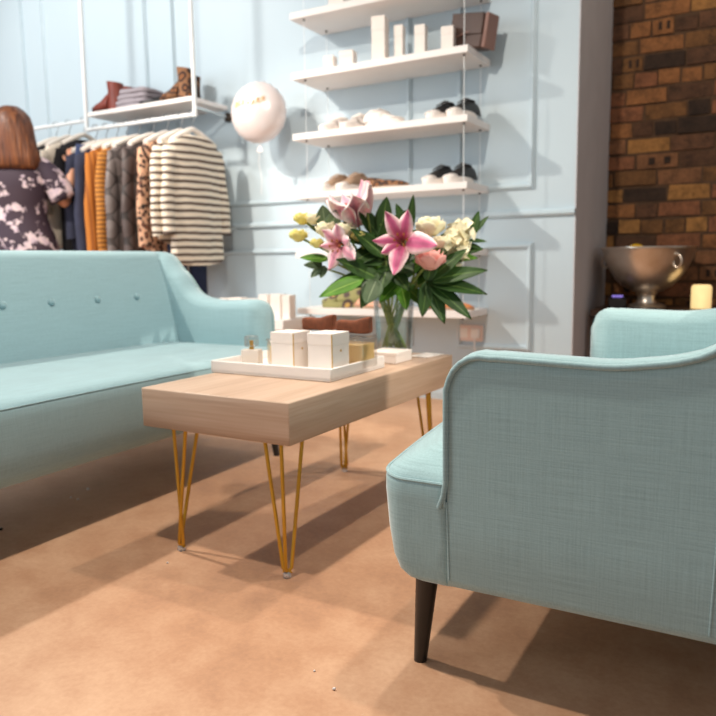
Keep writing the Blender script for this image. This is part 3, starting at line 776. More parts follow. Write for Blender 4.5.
for lab, x, y, w, d, h in (
    ('smallest pale carton at the left end of second shelf', -2.085, 3.45, .055, .055, .085),
    ('small pale carton beside the smallest one on second shelf', -1.975, 3.45, .075, .06, .095),
    ('tallest white carton standing on the second shelf', -1.775, 3.43, .07, .07, .225),
    ('slim pale carton directly behind the tallest white carton', -1.685, 3.47, .045, .05, .18),
    ('white carton standing fourth from the brown clutch end, beside a gap', -1.553, 3.44, .052, .055, .152),
    ('white carton right next to the brown clutch bag', -1.408, 3.44, .06, .055, .122)):
    carton(lab, x, y, w, d, h, Z2, R(8), 'cartons on the second shelf', line=False)
carton('white carton low on the topmost shelf', -2.02, 3.45, .09, .09, .07, SZ['top']+.0005, 0, line=False)
bag = thing('clutch_bag', 'dark brown leather clutch leaning at the right end of second shelf', 'bag', (-1.318, 3.50, Z2), R(-14))
MB().prism([(-.10,-.03),(.085,-.045),(.10,.0),(.085,.045),(-.10,.03)], .0, .155).xform(Matrix.Rotation(R(10),4,'Y')).xform(Matrix.Translation((0,0,.018))).build('bag_body', M['brownleather'], bag, bevel=.01)
MB().box(-.102, .082, -.050, -.036, .08, .176).xform(Matrix.Rotation(R(10),4,'Y')).build('flap', M['brownleather'], bag, bevel=.004)
MB().rbox(-.06,.04,-.053,-.047,.082,.088,.002,1).xform(Matrix.Rotation(R(-8),4,'Y')).build('trim_strip', M['palebrown'], bag, label='thin paler strip')
MB().box(.088,.108,-.046,.046,.02,.176).xform(Matrix.Rotation(R(10),4,'Y')).build('gusset', M['palebrown'], bag, bevel=.005, label='paler brown side gusset')

def foot_outline(L, W, n=28):
    pts = []
    for i in range(n):
        a = 2*PI*i/n; x = math.cos(a)
        w = W*.5*(1 + .18*x - .10*math.cos(2*a+.5))
        pts.append((L*.5*x, w*math.sin(a)))
    return pts
def sneaker(name, label, loc, rz, upper, sole, group, L=.245, W=.098, h=.09, mid=None, split=5):
    s = thing(name, label, 'shoe', loc, rz, group)     # toe towards local +x
    MB().loft([[(x*.97,y*.95,0) for x,y in foot_outline(L,W)], [(x*1.0,y,.006) for x,y in foot_outline(L,W)], [(x*1.01,y*1.02,.026) for x,y in foot_outline(L,W)], [(x*.98,y*.96,.032 ) for x,y in foot_outline(L,W)]]).build('sole', sole, s)
    rings = []
    n = 16
    for t, zh, ww in ((-.485,.055,.5),(-.45,h*.95,.72),(-.36,h*1.02,.80),(-.22,h*.98,.80),(-.08,h*.92,.82),(.06,h*.80,.88),(.2,h*.62,.94),(.33,h*.50,.90),(.43,h*.42,.70),(.485,h*.36,.35)):
        r = []
        for j in range(n):
            a = PI*j/(n-1); r.append((t*L, W*.5*ww*math.cos(a)*(1-.25*math.sin(a)), .028 + (zh-.028)*math.sin(a)**.7))
        rings.append(r)
    m1 = rings[:split+1]; m2 = rings[split:]
    MB().loft(m1, caps=False, closed=False).build('upper', upper, s, solid=.003)
    MB().loft(m2, caps=False, closed=False).build('toe_cap', mid or upper, s, solid=.003)
    MB().ell((-.28*L,0,h*.99),(L*.14,W*.24,.010),12,6).build('collar', M['black'] if upper is M['black'] else upper, s)
    lc = MB()
    for q in (-.10,-.04,.02,.08): lc.tube([(q*L, -W*.22, h*(.90-q*1.2)), (q*L, 0, h*(.97-q*1.2)), (q*L, W*.22, h*(.90-q*1.2))], .0032, 6)
    lc.build('laces', M['sole'] if upper is M['whiteshoe'] else upper, s)
    return s
a1 = R(-100)
z3, z4, z6 = SZ['third']+.0005, SZ['fourth']+.0005, SZ['lowest']+.0005
g = 'white sneakers on the third shelf'
w1 = sneaker('sneaker', 'plain white sneaker at the left end of third shelf', (-2.075,3.475,z3), a1, M['whiteshoe'], M['sole'], g)
dup(w1, 'plain white sneaker second from the left end of third shelf', (-1.945,3.475,z3), a1, g)
c = sneaker('sneaker', 'white sneaker shown side-on in the middle of third shelf, nearer one', (-1.755,3.425,z3), R(-12), M['whiteshoe'], M['sole'], g, h=.085)
dup(c, 'white sneaker shown side-on mid shelf, behind its twin', (-1.80,3.545,z3), R(-12), g)
g = 'black sneakers with white toes'
b1 = sneaker('sneaker', 'black sneaker with white toe, left one above on third shelf', (-1.455,3.475,z3), a1, M['black'], M['sole'], g, mid=M['whiteshoe'], h=.098, split=7)
dup(b1, 'black sneaker with white toe, right one at end of third shelf', (-1.345,3.475,z3), a1, g)
dup(b1, 'black sneaker with white toe, left one just above the lilies on fourth shelf', (-1.475,3.475,z4), a1, g)
dup(b1, 'black sneaker with white toe, right one at end of fourth shelf', (-1.362,3.475,z4), a1, g)
g = 'tan sneakers'
t1 = sneaker('sneaker', 'tan suede sneaker with white toe at left end of fourth shelf', (-2.09,3.475,z4), a1, M['tan'], M['sole'], g, mid=M['whiteshoe'], h=.095, split=7)
dup(t1, 'tan suede sneaker with white toe second on fourth shelf', (-1.975,3.475,z4), a1, g)
def flat(name, label, loc, rz, mat, group, L=.27, W=.085):
    s = thing(name, label, 'shoe', loc, rz, group)
    ol = [(x, y*(1-.65*max(0, x/(L*.5))**1.5)) for x, y in foot_outline(L, W)]
    MB().loft([[(x,y,0) for x,y in ol],[(x,y,.012) for x,y in ol]]).build('sole', M['tan'], s)
    rings = []
    for t, zh, ww in ((-.49,.05,.45),(-.44,.062,.72),(-.3,.058,.8),(-.1,.045,.84),(.05,.042,.85),(.2,.038,.75),(.35,.030,.5),(.48,.018,.12)):
        rings.append([(t*L, W*.5*ww*math.cos(PI*j/10), .011+(zh-.011)*math.sin(PI*j/10)**.8) for j in range(11)])
    MB().loft(rings, caps=False, closed=False).build('upper', mat, s, solid=.003)
    MB().rbox(-.5*L, -.38*L, -W*.28, W*.28, -.0, .010, .002, 1).build('heel', M['black'], s)
    return s
g = 'leopard flats'
f1 = flat('pointed_flat', 'leopard print pointed flat in the middle of fourth shelf, front one', (-1.735,3.42,z4), R(-10), M['leoshoe'], g)
dup(f1, 'leopard print pointed flat half hidden behind its twin on fourth shelf', (-1.79,3.52,z4), R(-6), g)
sneaker('sneaker', 'camouflage patterned sneaker on the lowest shelf left of the vase', (-2.04,3.46,z6), R(188), M['camo'], M['camo'], None, h=.115)
flat('pointed_flat', 'peach flat shoe on the lowest shelf just left of the vase', (-1.86,3.44,z6), R(-20), M['peach'], None)
flat('pointed_flat', 'orange flat shoe at the right end of the lowest shelf', (-1.40,3.46,z6), R(-8), M['orange'], None)

# double wall socket with a lead
so = thing('wall_socket', 'pale double wall socket low on the wall below the shelves', 'socket', (-1.364, WY-.001, .372))
MB().rbox(-.073,.073,-.012,0,-.043,.043,.004,2).build('faceplate', M['socket'], so)
sw = MB()
for x in (-.034,.034): sw.rbox(x-.022,x+.022,-.030 if x > 0 else -.014,-.011,-.026,.026,.003,1)
sw.build('plug', M['white'], so)
solo(MB().tube([(-1.33,WY-.03,.35),(-1.325,WY-.045,.30),(-1.30,WY-.04,.2),(-1.27,WY-.05,.05),(-1.20,WY-.08,.006),(-1.0,WY-.07,.006)], .004, 8), 'power_lead', M['white'], 'white lead dropping from the wall socket to floor', 'cable')

# ------------------------------------------------------------------ balloon
bl = thing('foil_balloon', 'round pearly foil balloon with gold writing, against the wall by clothes rack', 'balloon', (-2.552, 3.43, 1.598), R(8))
rb = .168; rg = []
N = 48
for i in range(19):
    a = -PI/2 + PI*i/18
    row = []
    for j in range(N):
        th = 2*PI*j/N
        rr = rb*max(math.cos(a), .004)
        wr = 1 + .012*math.cos(24*th)*max(0, 1-abs(a)/1.2)
        row.append((rr*wr*math.cos(th), rb*.62*math.sin(a)*1.0, rr*wr*math.sin(th)))
    rg.append(row)
MB().loft(rg).build('balloon_body', M['balloon'], bl, sharp=180)
pr = MB()
def bpt(x, z): 
    q = max(0, 1-(x*x+z*z)/(rb*rb)); return Vector((x, -rb*.62*math.sqrt(q)-.0015, z))
for i in range(7):
    x0 = -.090 + i*.028; zz = .034 + .006*math.sin(i*1.3) + i*.002
    pr.tube([bpt(x0-.008,zz-.014), bpt(x0-.006,zz+.012), bpt(x0+.006,zz+.014), bpt(x0+.002,zz), bpt(x0+.010,zz-.012)], .0042, 5)
pr.build('gold_lettering', M['goldprint'], bl)
MB().loft([[(.012*math.cos(t*PI/4)*s_, .004*math.sin(t*PI/4), z) for t in range(8)] for s_, z in ((.4,-.178),(1,-.19),(1.6,-.215))]).build('neck', M['balloon'], bl)
MB().tube([(0,0,-.20),(-.01,.0,-.28),(.008,.0,-.36),(.0,0,-.45)], .0015, 5).build('ribbon', M['white'], bl)

# ------------------------------------------------------------------ clothes rack
RY, RZ = 3.30, 1.607
rack = thing('clothes_rack', 'white hanging metal clothes rack with a shelf on the back wall', 'rack', (0,0,0))
def bar(p, q, r, name, m=M['steel'], n=10): return MB().tube([p, q], r, n).build(name, m, rack)
bar((-2.905,RY,RZ-.012), (-2.898,RY,3.2), .0125, 'pole'); bar((-3.803,RY,RZ-.012), (-3.778,RY,3.2), .0125, 'pole')
bar((-3.81,RY,RZ), (-2.90,RY,RZ), .0125, 'hanging_rail')
bar((-6.2,RY,1.664), (-3.80,RY,1.664), .0115, 'side_rail')
bar((-2.905,RY,1.648), (-2.935,WY-.03,1.645), .009, 'wall_bracket', M['chrome'])
MB().lathe([(.012,0),(.028,.004),(.028,.022),(.018,.03)], 16).xform(Matrix.Translation((-2.936,WY,1.645)) @ Matrix.Rotation(PI/2,4,'X')).build('wall_flange', M['darkmetal'], rack)
MB().rbox(-3.785,-2.925,RY-.005,WY-.03,1.684,1.71,.002,1).build('shelf', M['shelf'], rack)
SHZ = 1.7105
def boot(name, label, loc, rz, mat, group, L=.245, hsh=.18):
    s = thing(name, label, 'boot', loc, rz, group)
    ol = foot_outline(L, .085)
    MB().loft([[(x,y,0.0) for x,y in ol],[(x*1.01,y*1.02,.010) for x,y in ol]]).build('sole', M['black'], s)
    secs = [((.49*L,.020),(.004,.006)),((.43*L,.030),(.026,.020)),((.30*L,.036),(.038,.028)),((.12*L,.046),(.040,.038)),((-.05*L,.066),(.040,.055))]
    rings = []
    for (x,z),(w,hh) in secs:
        rings.append([(x, w*math.cos(2*PI*j/16), z + hh*math.sin(2*PI*j/16)*(.9) ) for j in range(16)])
    for r_ in rings:
        for i,(x,y,z) in enumerate(r_): r_[i] = (x,y,max(z,.010))
    for q in ((-.14*L,.085,.05,.04,60),):
        rings.append([(q[0] + .055*math.sin(2*PI*j/16)*-.5, .040*math.cos(2*PI*j/16), max(.010, .075+.062*math.sin(2*PI*j/16))) for j in range(16)])
    MB().loft(rings).build('vamp', mat, s)
    sh = [[(-.27*L + (-.004 if z>.1 else 0) + rx*math.cos(2*PI*j/18), ry*math.sin(2*PI*j/18), z + (.010*math.cos(2*PI*j/18) if z > hsh-.01 else 0)) for j in range(18)] for z, rx, ry in ((.010,.052,.036),(.05,.056,.040),(.09,.052,.040),(.13,.049,.041),(hsh-.012,.054,.045),(hsh,.055,.046))]
    MB().loft(sh).build('shaft', mat, s)
    MB().loft([[(-.35*L+.030*math.cos(2*PI*j/14), .032*math.sin(2*PI*j/14), z) for j in range(14)] for z in (0,.012)]).build('heel', M['black'], s)
    return s
g = 'russet ankle boots'
b = boot('ankle_boot', 'russet leather ankle boot at left end of the rack shelf', (-3.70,3.385,SHZ), R(186), M['redboot'], g)
dup(b, 'russet leather ankle boot behind the first, against grey jumpers', (-3.72,3.525,SHZ), R(186), g)
g = 'leopard ankle boots'
b = boot('ankle_boot', 'leopard print ankle boot at the right end of rack shelf', (-3.115,3.385,SHZ), R(186), M['leoshoe'], g, hsh=.185)
dup(b, 'leopard print ankle boot standing behind its twin on the rack shelf', (-3.20,3.53,SHZ), R(190), g)
for i, lab in enumerate(('bottom one of four folded grey jumpers', 'second from bottom of four folded grey jumpers', 'third from bottom of four folded grey jumpers', 'top one of four folded grey jumpers')):
    mb = MB(); h = .029
    rgs = []
    for z, s_ in ((0,.94),(.006,1),(.02,1),(.027,.95)):
        rgs.append([((.155-.012*i)*s_*math.copysign(abs(math.cos(2*PI*j/32))**.45, math.cos(2*PI*j/32)), .10*s_*math.copysign(abs(math.sin(2*PI*j/32))**.45, math.sin(2*PI*j/32)), z+.003*math.sin(j*1.1+i)*(1 if z>.01 else 0)) for j in range(32)])
    mb.loft(rgs); solo(mb, 'folded_jumper', M['greyknit'], lab+' on the rack shelf', 'jumper', (-3.50+.012*i, 3.45, SHZ+i*(h+.0015)), R(2*i-3), 'folded grey jumpers')
sneaker('shoe', 'black shoe between grey jumpers and leopard boots', (-3.30,3.42,SHZ), R(200), M['black'], M['black'], None, L=.25, h=.06)

# garments --------------------------------------------------------------
def hanger(label, x, rz, mat=M['hanger'], rail_z=RZ, hw=.2):
    h = thing('coat_hanger', label, 'hanger', (x, RY, rail_z), rz, 'hangers on the rack')
    MB().tube([(0,.022*math.cos(a), .022*math.sin(a)-.006) for a in [PI*1.0*(q/10) for q in range(-2,11)]][::-1] + [(0,.016,-.03),(0,.002,-.055),(0,0,-.085)], .0026, 6).build('hook', M['chrome'], h)
    pts = []
    for i in range(17):
        u = (i-8)/8; pts.append((0, hw*u, -.085 - .085*abs(u)**1.25 - .005*(1-abs(u))))
    MB().tube(pts, [.015 + .003*abs((i-8)/8) for i in range(17)], 8).build('shoulder_bar', mat, h)
    return h
def garment(name, label, cat, x, mat, hem, rz=0, hw=.215, th=.035, sleeve=.52, seed=0, group=None, flare=1.0, open_front=False, puff=1.0, smat=None, ztop=0, rail_z=RZ):
    rnd = random.Random(seed); ph = rnd.uniform(0,6)
    g = thing(name, label, cat, (x, RY, rail_z), rz, group)
    secs = [(-.120,.072,.55),(-.126,.088,.7),(-.138,.118,.8),(-.155,.165,.88),(-.178,hw*.93,.95),(-.22,hw*1.0,1.0),(-.32,hw*.98,1.15)]
    z = -.42
    while z > hem+.03:
        secs.append((z, hw*(.95 + .10*flare*(z+.42)/(hem+.42)), 1.2)); z -= .09
    secs += [(hem+.012, hw*(.95+.10*flare), 1.15), (hem, hw*(.94+.10*flare), 1.0)]
    rings = []; n = 36
    for z, w, t in secs:
        r = []
        dep = min(1, max(0, (-z-.2)/.4))
        for j in range(n):
            a = 2*PI*j/n; ca, sa = math.cos(a), math.sin(a)
            fold = 1 + puff*dep*(.28*math.sin(5*a+ph+1.5*z) + .16*math.sin(9*a+2*ph))
            yy = w*math.copysign(abs(ca)**.8, ca); xx = th*t*math.copysign(abs(sa)**.75, sa)*fold
            zz = z + (.035*(abs(ca)**2)*1 if z == hem else .03*abs(ca)**2 if z == hem+.012 else 0)
            r.append((xx, yy, zz))
        rings.append(r)
    MB().loft(rings).build('body', mat, g, sharp=80)
    if sleeve:
        for s in (1,-1):
            rg = []
            for i in range(9):
                u = i/8; zc = -.185 - sleeve*u; yc = s*(hw*.86 + .05*math.sin(u*PI*.55)); ry_ = .054 - .014*u; rx_ = .030+.004*math.sin(u*7+ph)
                if i == 0: ry_, rx_ = .05, .02
                rg.append([(rx_*math.cos(2*PI*j/14) + .012*u, yc + ry_*math.sin(2*PI*j/14)*(1+.12*math.sin(11*u+ph)), zc + s*.25*ry_*math.sin(2*PI*j/14)*-.6) for j in range(14)])
            MB().loft(rg).build('sleeve', smat or mat, g, sharp=80)
    return g
def trousers(label, x, mat, hem, seed, hw=.17, y0=0):
    g = thing('jeans', label, 'jeans', (x, RY, RZ), 0)
    MB().loft([[(.028*s_*math.cos(2*PI*j/24), y0+hw*s2*math.sin(2*PI*j/24), z) for j in range(24)] for z, s_, s2 in ((-.12,.8,.95),(-.16,1,1),(-.40,1.2,1.06))]).build('waist', mat, g)
    for s in (1,-1):
        MB().loft([[(.03*s_*math.cos(2*PI*j/16)*(1+.1*math.sin(3*j)), y0+s*hw*.52+hw*.5*s2*math.sin(2*PI*j/16), z) for j in range(16)] for z, s_, s2 in ((-.36,1.1,1),(-.6,1.1,.95),(-.9,1.0,.85),(hem,1.0,.8))]).build('trouser_leg', mat, g)
    return g
row = [ # name, label, cat, x, material, hem, kwargs, hanger phrase
 ('striped_top','cream long-sleeved top with dark stripes, rightmost garment on the rack','top',-2.928,M['stripe'],-.86,dict(seed=1,th=.045,hw=.178,rz=R(-10),sleeve=.49,puff=.5),'the rightmost striped top'),
 ('striped_top','cream striped top tucked behind the rightmost striped top','top',-3.015,M['stripe'],-.74,dict(seed=2,th=.032,hw=.205,rz=R(-2),sleeve=.50,puff=.5),'the striped top second from right'),
 ('leopard_blouse','leopard print blouse between striped tops and quilted jackets','blouse',-3.125,M['leopard'],-.86,dict(seed=3,th=.05,hw=.21,sleeve=.56),'the leopard print blouse'),
 ('quilted_jacket','dark brown quilted jacket beside the leopard blouse','jacket',-3.235,M['quiltbrown'],-.88,dict(seed=4,th=.05,hw=.225,sleeve=.58,puff=.4),'the dark brown quilted jacket'),
 ('quilted_jacket','grey brown quilted jacket next to the mustard knit','jacket',-3.355,M['quiltgrey'],-.88,dict(seed=5,th=.05,hw=.235,sleeve=.60,puff=.4),'the grey brown quilted jacket'),
 ('ribbed_cardigan','mustard ribbed knit cardigan beside the grey quilted jacket','cardigan',-3.455,M['mustard'],-.92,dict(seed=6,th=.042,hw=.215,sleeve=.60,puff=.6),'the mustard ribbed cardigan'),
 ('rust_cardigan','plain rust orange cardigan left of the mustard ribbed one','cardigan',-3.540,M['rust'],-.95,dict(seed=7,th=.042,hw=.225,sleeve=.60,puff=.7),'the rust orange cardigan'),
 ('denim_jacket','navy denim jacket immediately left of the rust cardigan','jacket',-3.635,M['navy'],-.9,dict(seed=8,th=.042,hw=.22,sleeve=.58),'the navy denim jacket'),
 ('denim_shirt','dark navy shirt with blue folds nearest the woman hand','shirt',-3.725,M['navy'],-.82,dict(seed=9,th=.045,hw=.215,sleeve=.5),'the dark navy shirt'),
 ('black_tee','black top the woman is touching on the rack','top',-3.83,M['blackcloth'],-.95,dict(seed=10,th=.05,hw=.20,sleeve=.3),'the black top she touches'),
 ('cream_blouse','cream blouse hanging just behind the woman shoulder','blouse',-3.97,M['cream'],-.8,dict(seed=12,th=.045,hw=.2,sleeve=.4),'the cream blouse'),
 ('black_blouse','black blouse farthest left on the rack behind the woman','blouse',-4.09,M['blackcloth'],-.8,dict(seed=13,th=.05,hw=.2,sleeve=.4),'the farthest left black blouse')]
for nm, lab, cat, x, m, hem, kw, hp in row:
    rz_ = kw.get('rz', 0); rail_z = RZ if x > -3.80 else 1.662
    garment(nm, lab, cat, x, m, hem, rail_z=rail_z, **kw)
    hanger('cream padded hanger holding '+hp, x, rz_, rail_z=rail_z+.008, hw=kw['hw']*.86)
trousers('ink blue jeans hanging below the hem of the striped tops', -3.065, M['inkjeans'], -1.28, 3, y0=.06)
trousers('blue jeans hanging below the dark navy shirt', -3.685, M['blue'], -1.25, 4, y0=-.03)

# ------------------------------------------------------------------ woman at the rack
P0 = Vector((-3.90, 2.84, 0))
per = thing('person', 'woman with long auburn hair in dark floral dress, back turned, browsing the rack', 'person', P0, R(40))
def skin_body():
    J = {}; E_ = []
    def j(n, co, r): J[n] = (Vector(co), r)
    # facing local +y (towards the rack)
    j('pelvis',(0,0,.90),(.155,.115)); j('waist',(0,.0,1.06),(.120,.095)); j('chest',(0,-.005,1.22),(.140,.105)); j('upper',(0,-.01,1.33),(.125,.085)); j('neck0',(0,0,1.40),(.055,.055)); j('neck',(0,.01,1.45),(.048,.050)); j('jaw',(0,.03,1.50),(.066,.075)); j('head',(0,.02,1.58),(.076,.092)); j('crown',(0,.01,1.645),(.045,.055))
    j('shR',(.165,-.01,1.34),(.055,.055)); j('elR',(.262,.02,1.11),(.040,.040)); j('foR',(.285,.055,1.24),(.034,.036)); j('wrR',(.305,.085,1.36),(.024,.027))
    j('shL',(-.165,-.01,1.34),(.055,.055)); j('elL',(-.24,.03,1.07),(.040,.040)); j('foL',(-.225,.14,1.02),(.034,.035)); j('wrL',(-.20,.25,1.00),(.024,.026))
    for s, n in ((1,'R'),(-1,'L')):
        j('hip'+n,(.085*s,0,.82),(.090,.095)); j('kn'+n,(.095*s,.015,.48),(.054,.058)); j('cf'+n,(.097*s,-.01,.33),(.050,.054)); j('an'+n,(.10*s,-.02,.09),(.033,.037)); j('hl'+n,(.10*s,-.01,.045),(.034,.034)); j('to'+n,(.115*s,.14,.032),(.036,.024))
        E_.extend([('pelvis','hip'+n),('hip'+n,'kn'+n),('kn'+n,'cf'+n),('cf'+n,'an'+n),('an'+n,'hl'+n),('hl'+n,'to'+n)])
        E_.extend([('upper','sh'+n),('sh'+n,'el'+n),('el'+n,'fo'+n),('fo'+n,'wr'+n)])
    E_.extend([('pelvis','waist'),('waist','chest'),('chest','upper'),('upper','neck0'),('neck0','neck'),('neck','jaw'),('jaw','head'),('head','crown')])
    # hands: palm and five bent fingers each
    def hand(n, w, d, s, thumb):
        d = Vector(d).normalized(); s = Vector(s).normalized(); nrm = d.cross(s)
        pm = w + d*.045; j('pm'+n, pm, (.028,.018)); E_.append(('wr'+n,'pm'+n))
        for i, (o, l) in enumerate(((-.028,.062),(-.010,.072),(.009,.068),(.027,.054))):
            k0 = w + d*.085 + s*o; k1 = k0 + d*l*.5 + nrm*.006; k2 = k1 + d*l*.32 + nrm*.020
            j('f%s%da'%(n,i), k0, (.0105,.0105)); j('f%s%db'%(n,i), k1, (.0092,.0092)); j('f%s%dc'%(n,i), k2, (.0078,.0078))
            E_.extend([('pm'+n,'f%s%da'%(n,i)),('f%s%da'%(n,i),'f%s%db'%(n,i)),('f%s%db'%(n,i),'f%s%dc'%(n,i))])
        t0 = w + d*.030 + s*thumb*.030; t1 = t0 + d*.030 + s*thumb*.022 + nrm*.01; t2 = t1 + d*.028 + s*thumb*.004 + nrm*.012
        for q, tt, rr in (('a',t0,.0125),('b',t1,.0105),('c',t2,.009)): j('t%s%s'%(n,q), tt, (rr,rr))
        E_.extend([('pm'+n,'t%sa'%n),('t%sa'%n,'t%sb'%n),('t%sb'%n,'t%sc'%n)])
    hand('R', J['wrR'][0], (0,.45,.85), (1,0,0), -1); hand('L', J['wrL'][0], (.1,1,.1), (1,0,0), 1)
    names = list(J); me = bpy.data.meshes.new('body')
    me.from_pydata([J[n][0] for n in names], [(names.index(a), names.index(b)) for a, b in E_], [])
    o = bpy.data.objects.new('body', me); COL.objects.link(o); o.parent = per
    md = o.modifiers.new('skin', 'SKIN'); md.use_smooth_shade = True
    for i, n in enumerate(names):
        me.skin_vertices[0].data[i].radius = J[n][1]; me.skin_vertices[0].data[i].use_root = n == 'pelvis'
    sb = o.modifiers.new('sub', 'SUBSURF'); sb.levels = 2; sb.render_levels = 2
    me.materials.append(M['skin'])
    return o
body = skin_body()
# face features, joined in one piece each under the body
fc = MB()
for s in (1,-1): fc.ell((.031*s, .103, 1.575), (.013,.009,.008), 10, 6)
fc.build('eyes', M['white'], body); 
fc = MB(); fc.ell((0,.118,1.545),(.011,.016,.020),10,6); fc.build('nose', M['skin'], body)
fc = MB(); fc.ell((0,.100,1.510),(.022,.008,.007),10,6); fc.build('mouth', M['salmon'], body)
fc = MB()
for s in (1,-1): fc.ell((.080*s,.012,1.56),(.009,.020,.030),10,6)
fc.build('ears', M['skin'], body)
# hair
rg = []
for z, rx, ry, cy in ((1.685,.012,.014,.0),(1.678,.045,.055,0),(1.655,.078,.088,-.002),(1.62,.108,.112,-.010),(1.57,.122,.120,-.018),(1.51,.130,.112,-.034),(1.45,.140,.094,-.050),(1.39,.152,.080,-.064),(1.34,.155,.068,-.076),(1.315,.135,.044,-.084)):
    r_ = []
    for jx in range(40):
        a = 2*PI*jx/40; wv = 1 + .03*math.sin(9*a+z*14) + .018*math.sin(17*a+z*8)
        x = rx*math.cos(a)*wv; y = cy + ry*math.sin(a)*wv
        if math.sin(a) > 0 and z < 1.63: y = cy + ry*math.sin(a)*(.55 if z > 1.5 else .35)
        r_.append((x,y,z))
    rg.append(r_)
MB().loft(rg).build('hair', M['hair'], per, sharp=180)
# dress
rg = []
for z, rx, ry, cy in ((1.395,.075,.062,-.005),(1.375,.125,.080,-.01),(1.345,.185,.092,-.012),(1.30,.190,.112,-.010),(1.22,.178,.128,-.005),(1.12,.162,.120,0),(1.04,.160,.120,0),(.95,.190,.140,0),(.86,.215,.155,0),(.72,.235,.17,0),(.55,.26,.19,0),(.42,.275,.20,0)):
    rg.append([(rx*math.cos(2*PI*k_/36)*(1+.03*max(0,1.0-z)*math.sin(7*k_*2*PI/36)), cy+ry*math.sin(2*PI*k_/36)*(1+.05*max(0,1.0-z)*math.sin(7*k_*2*PI/36)), z) for k_ in range(36)])
MB().loft(rg, caps=False).build('dress', M['floral'], per, sharp=180, solid=.004)
def sleeve(p0, p1, p2):
    mb = MB(); pts = []
    for i in range(9):
        t = i/8; pts.append(Vector(p0)*(1-t)**2 + Vector(p1)*2*t*(1-t) + Vector(p2)*t*t)
    mb.tube(pts, [.070+.012*i/8 for i in range(9)], 16, caps=False); return mb
sleeve((.12,-.01,1.335),(.205,-.01,1.29),(.262,.012,1.15)).build('sleeve', M['floral'], per, solid=.004)
sleeve((-.12,-.01,1.335),(-.20,.01,1.26),(-.235,.02,1.11)).build('sleeve', M['floral'], per, solid=.004)
for s in (1,-1):
    MB().loft([[(.1*s+.0 + (x)*.9, .05+ y, z) for x, y in [(.046*math.sin(2*PI*q/20), .125*math.cos(2*PI*q/20)) for q in range(20)]] for z in (.0,.012)]).build('shoe', M['black'], per)

# ------------------------------------------------------------------ low white plinth with pale cartons behind the sofa arm
pl = thing('display_plinth', 'low white plinth behind the far sofa arm', 'plinth', (-2.56, 3.3, 0))
MB().rbox(-.42,.34,-.16,.16,.40,.455,.003,1).build('plinth_top', M['white'], pl)
MB().rbox(-.38,.30,-.14,.14,.0,.40,.003,1).build('plinth_body', M['white'], pl)
for i, (x, w, h) in enumerate(((-2.70,.07,.105),(-2.60,.08,.11),(-2.50,.07,.105),(-2.405,.055,.13),(-2.325,.06,.132),(-2.255,.045,.128))):
    carton(('small white carton farthest left on the plinth behind the sofa arm','white carton second from left on the plinth behind the sofa arm','white carton third from left on the plinth behind the sofa arm','tall pale carton on the plinth just showing past the sofa arm','tall pale carton second from the right end of the plinth','slim pale carton at the right end of the plinth')[i], x, 3.25, w, .07, h, .4555, R(6), 'cartons on the plinth', line=False)

# ------------------------------------------------------------------ brick alcove: console table, bowl, candle
con = thing('console_table', 'dark wooden console table against the brick wall', 'table', (-.1, 4.15, 0))
MB().rbox(-.70,.9,-.24,.24,.455,.492,.004,1).build('tabletop', M['darkwood'], con)
MB().rbox(-.66,.86,-.2,.2,.38,.455,.003,1).build('apron', M['darkwood'], con)
for x in (-.66,.86):
    for y in (-.2,.2): MB().rbox(x-.025,x+.025,y-.025,y+.025,0,.40,.004,1).build('leg', M['darkwood'], con)
CZ = .4925
bw = thing('pedestal_bowl', 'large silver pedestal bowl with ring handle before the brick wall', 'bowl', (-.556, 4.13, CZ), R(-28))
prof = [(.001,0),(.098,0),(.100,.008),(.085,.018),(.055,.026),(.044,.045),(.046,.066),(.056,.075),(.050,.082),(.075,.090),(.115,.115),(.150,.155),(.180,.205),(.203,.262),(.214,.306),(.221,.314),(.221,.320),(.213,.320),(.205,.306),(.194,.262),(.170,.205),(.140,.16),(.105,.125),(.06,.104),(.001,.098)]
prof = [(r_*(1.08 if z_ > .1 else 1), z_) for r_, z_ in prof]
MB().lathe(prof, 48, caps=False).build('bowl_body', M['silver'], bw)
for s in (1,-1):
    c_ = Vector((.212*s, -.02, .245))
    ax = MB(); ring = []
    for q in range(25):
        a = 2*PI*q/24; ring.append((c_.x+.026*s+ .004, c_.y-.045+.0+.036*math.cos(a)*.55, c_.z+.036*math.sin(a)))
    ring = [(c_.x + .024*math.cos(2*PI*q/24)*.9 + .006*s, c_.y-.045, c_.z + .032*math.sin(2*PI*q/24)) for q in range(25)]
    h_ = ax.tube(ring, .0055, 8).build('ring_handle', M['silver'], bw)
    MB().ell((c_.x-.004*s, c_.y-.040, c_.z+.036), (.014,.022,.012), 10, 7).build('handle_boss', M['silver'], bw)
for lab, x, y, z in (('yellow lemon peeping over the rim of the silver bowl', -.615, 4.13, CZ+.304), ('yellow lemon lying deeper inside the silver bowl', -.50, 4.16, CZ+.225), ('yellow lemon wedged under the top lemon inside silver bowl', -.598, 4.145, CZ+.236), ('yellow lemon at the bottom of the silver bowl', -.556, 4.13, CZ+.160)):
    mb = MB(); mb.ell((0,0,0),(.046,.034,.034),16,10); mb.ell((.045,0,0),(.009,.008,.008),8,6)
    solo(mb, 'lemon', M['yellow'], lab, 'lemon', (x,y,z), R(30))
ca = thing('pillar_candle', 'glowing cream pillar candle right of the silver bowl', 'candle', (-.291, 4.14, CZ))
MB().lathe([(.001,0),(.047,0),(.049,.004),(.049,.108),(.046,.116),(.038,.122),(.028,.112),(.001,.108)], 28, caps=False).build('wax', M['candle'], ca)
MB().tube([(0,0,.108),(.002,0,.122)], .0015, 6).build('wick', M['wick'], ca)
dv = thing('card_terminal', 'small black device with a glowing violet highlight left of the bowl foot', 'device', (-.685, 4.02, CZ), R(10))
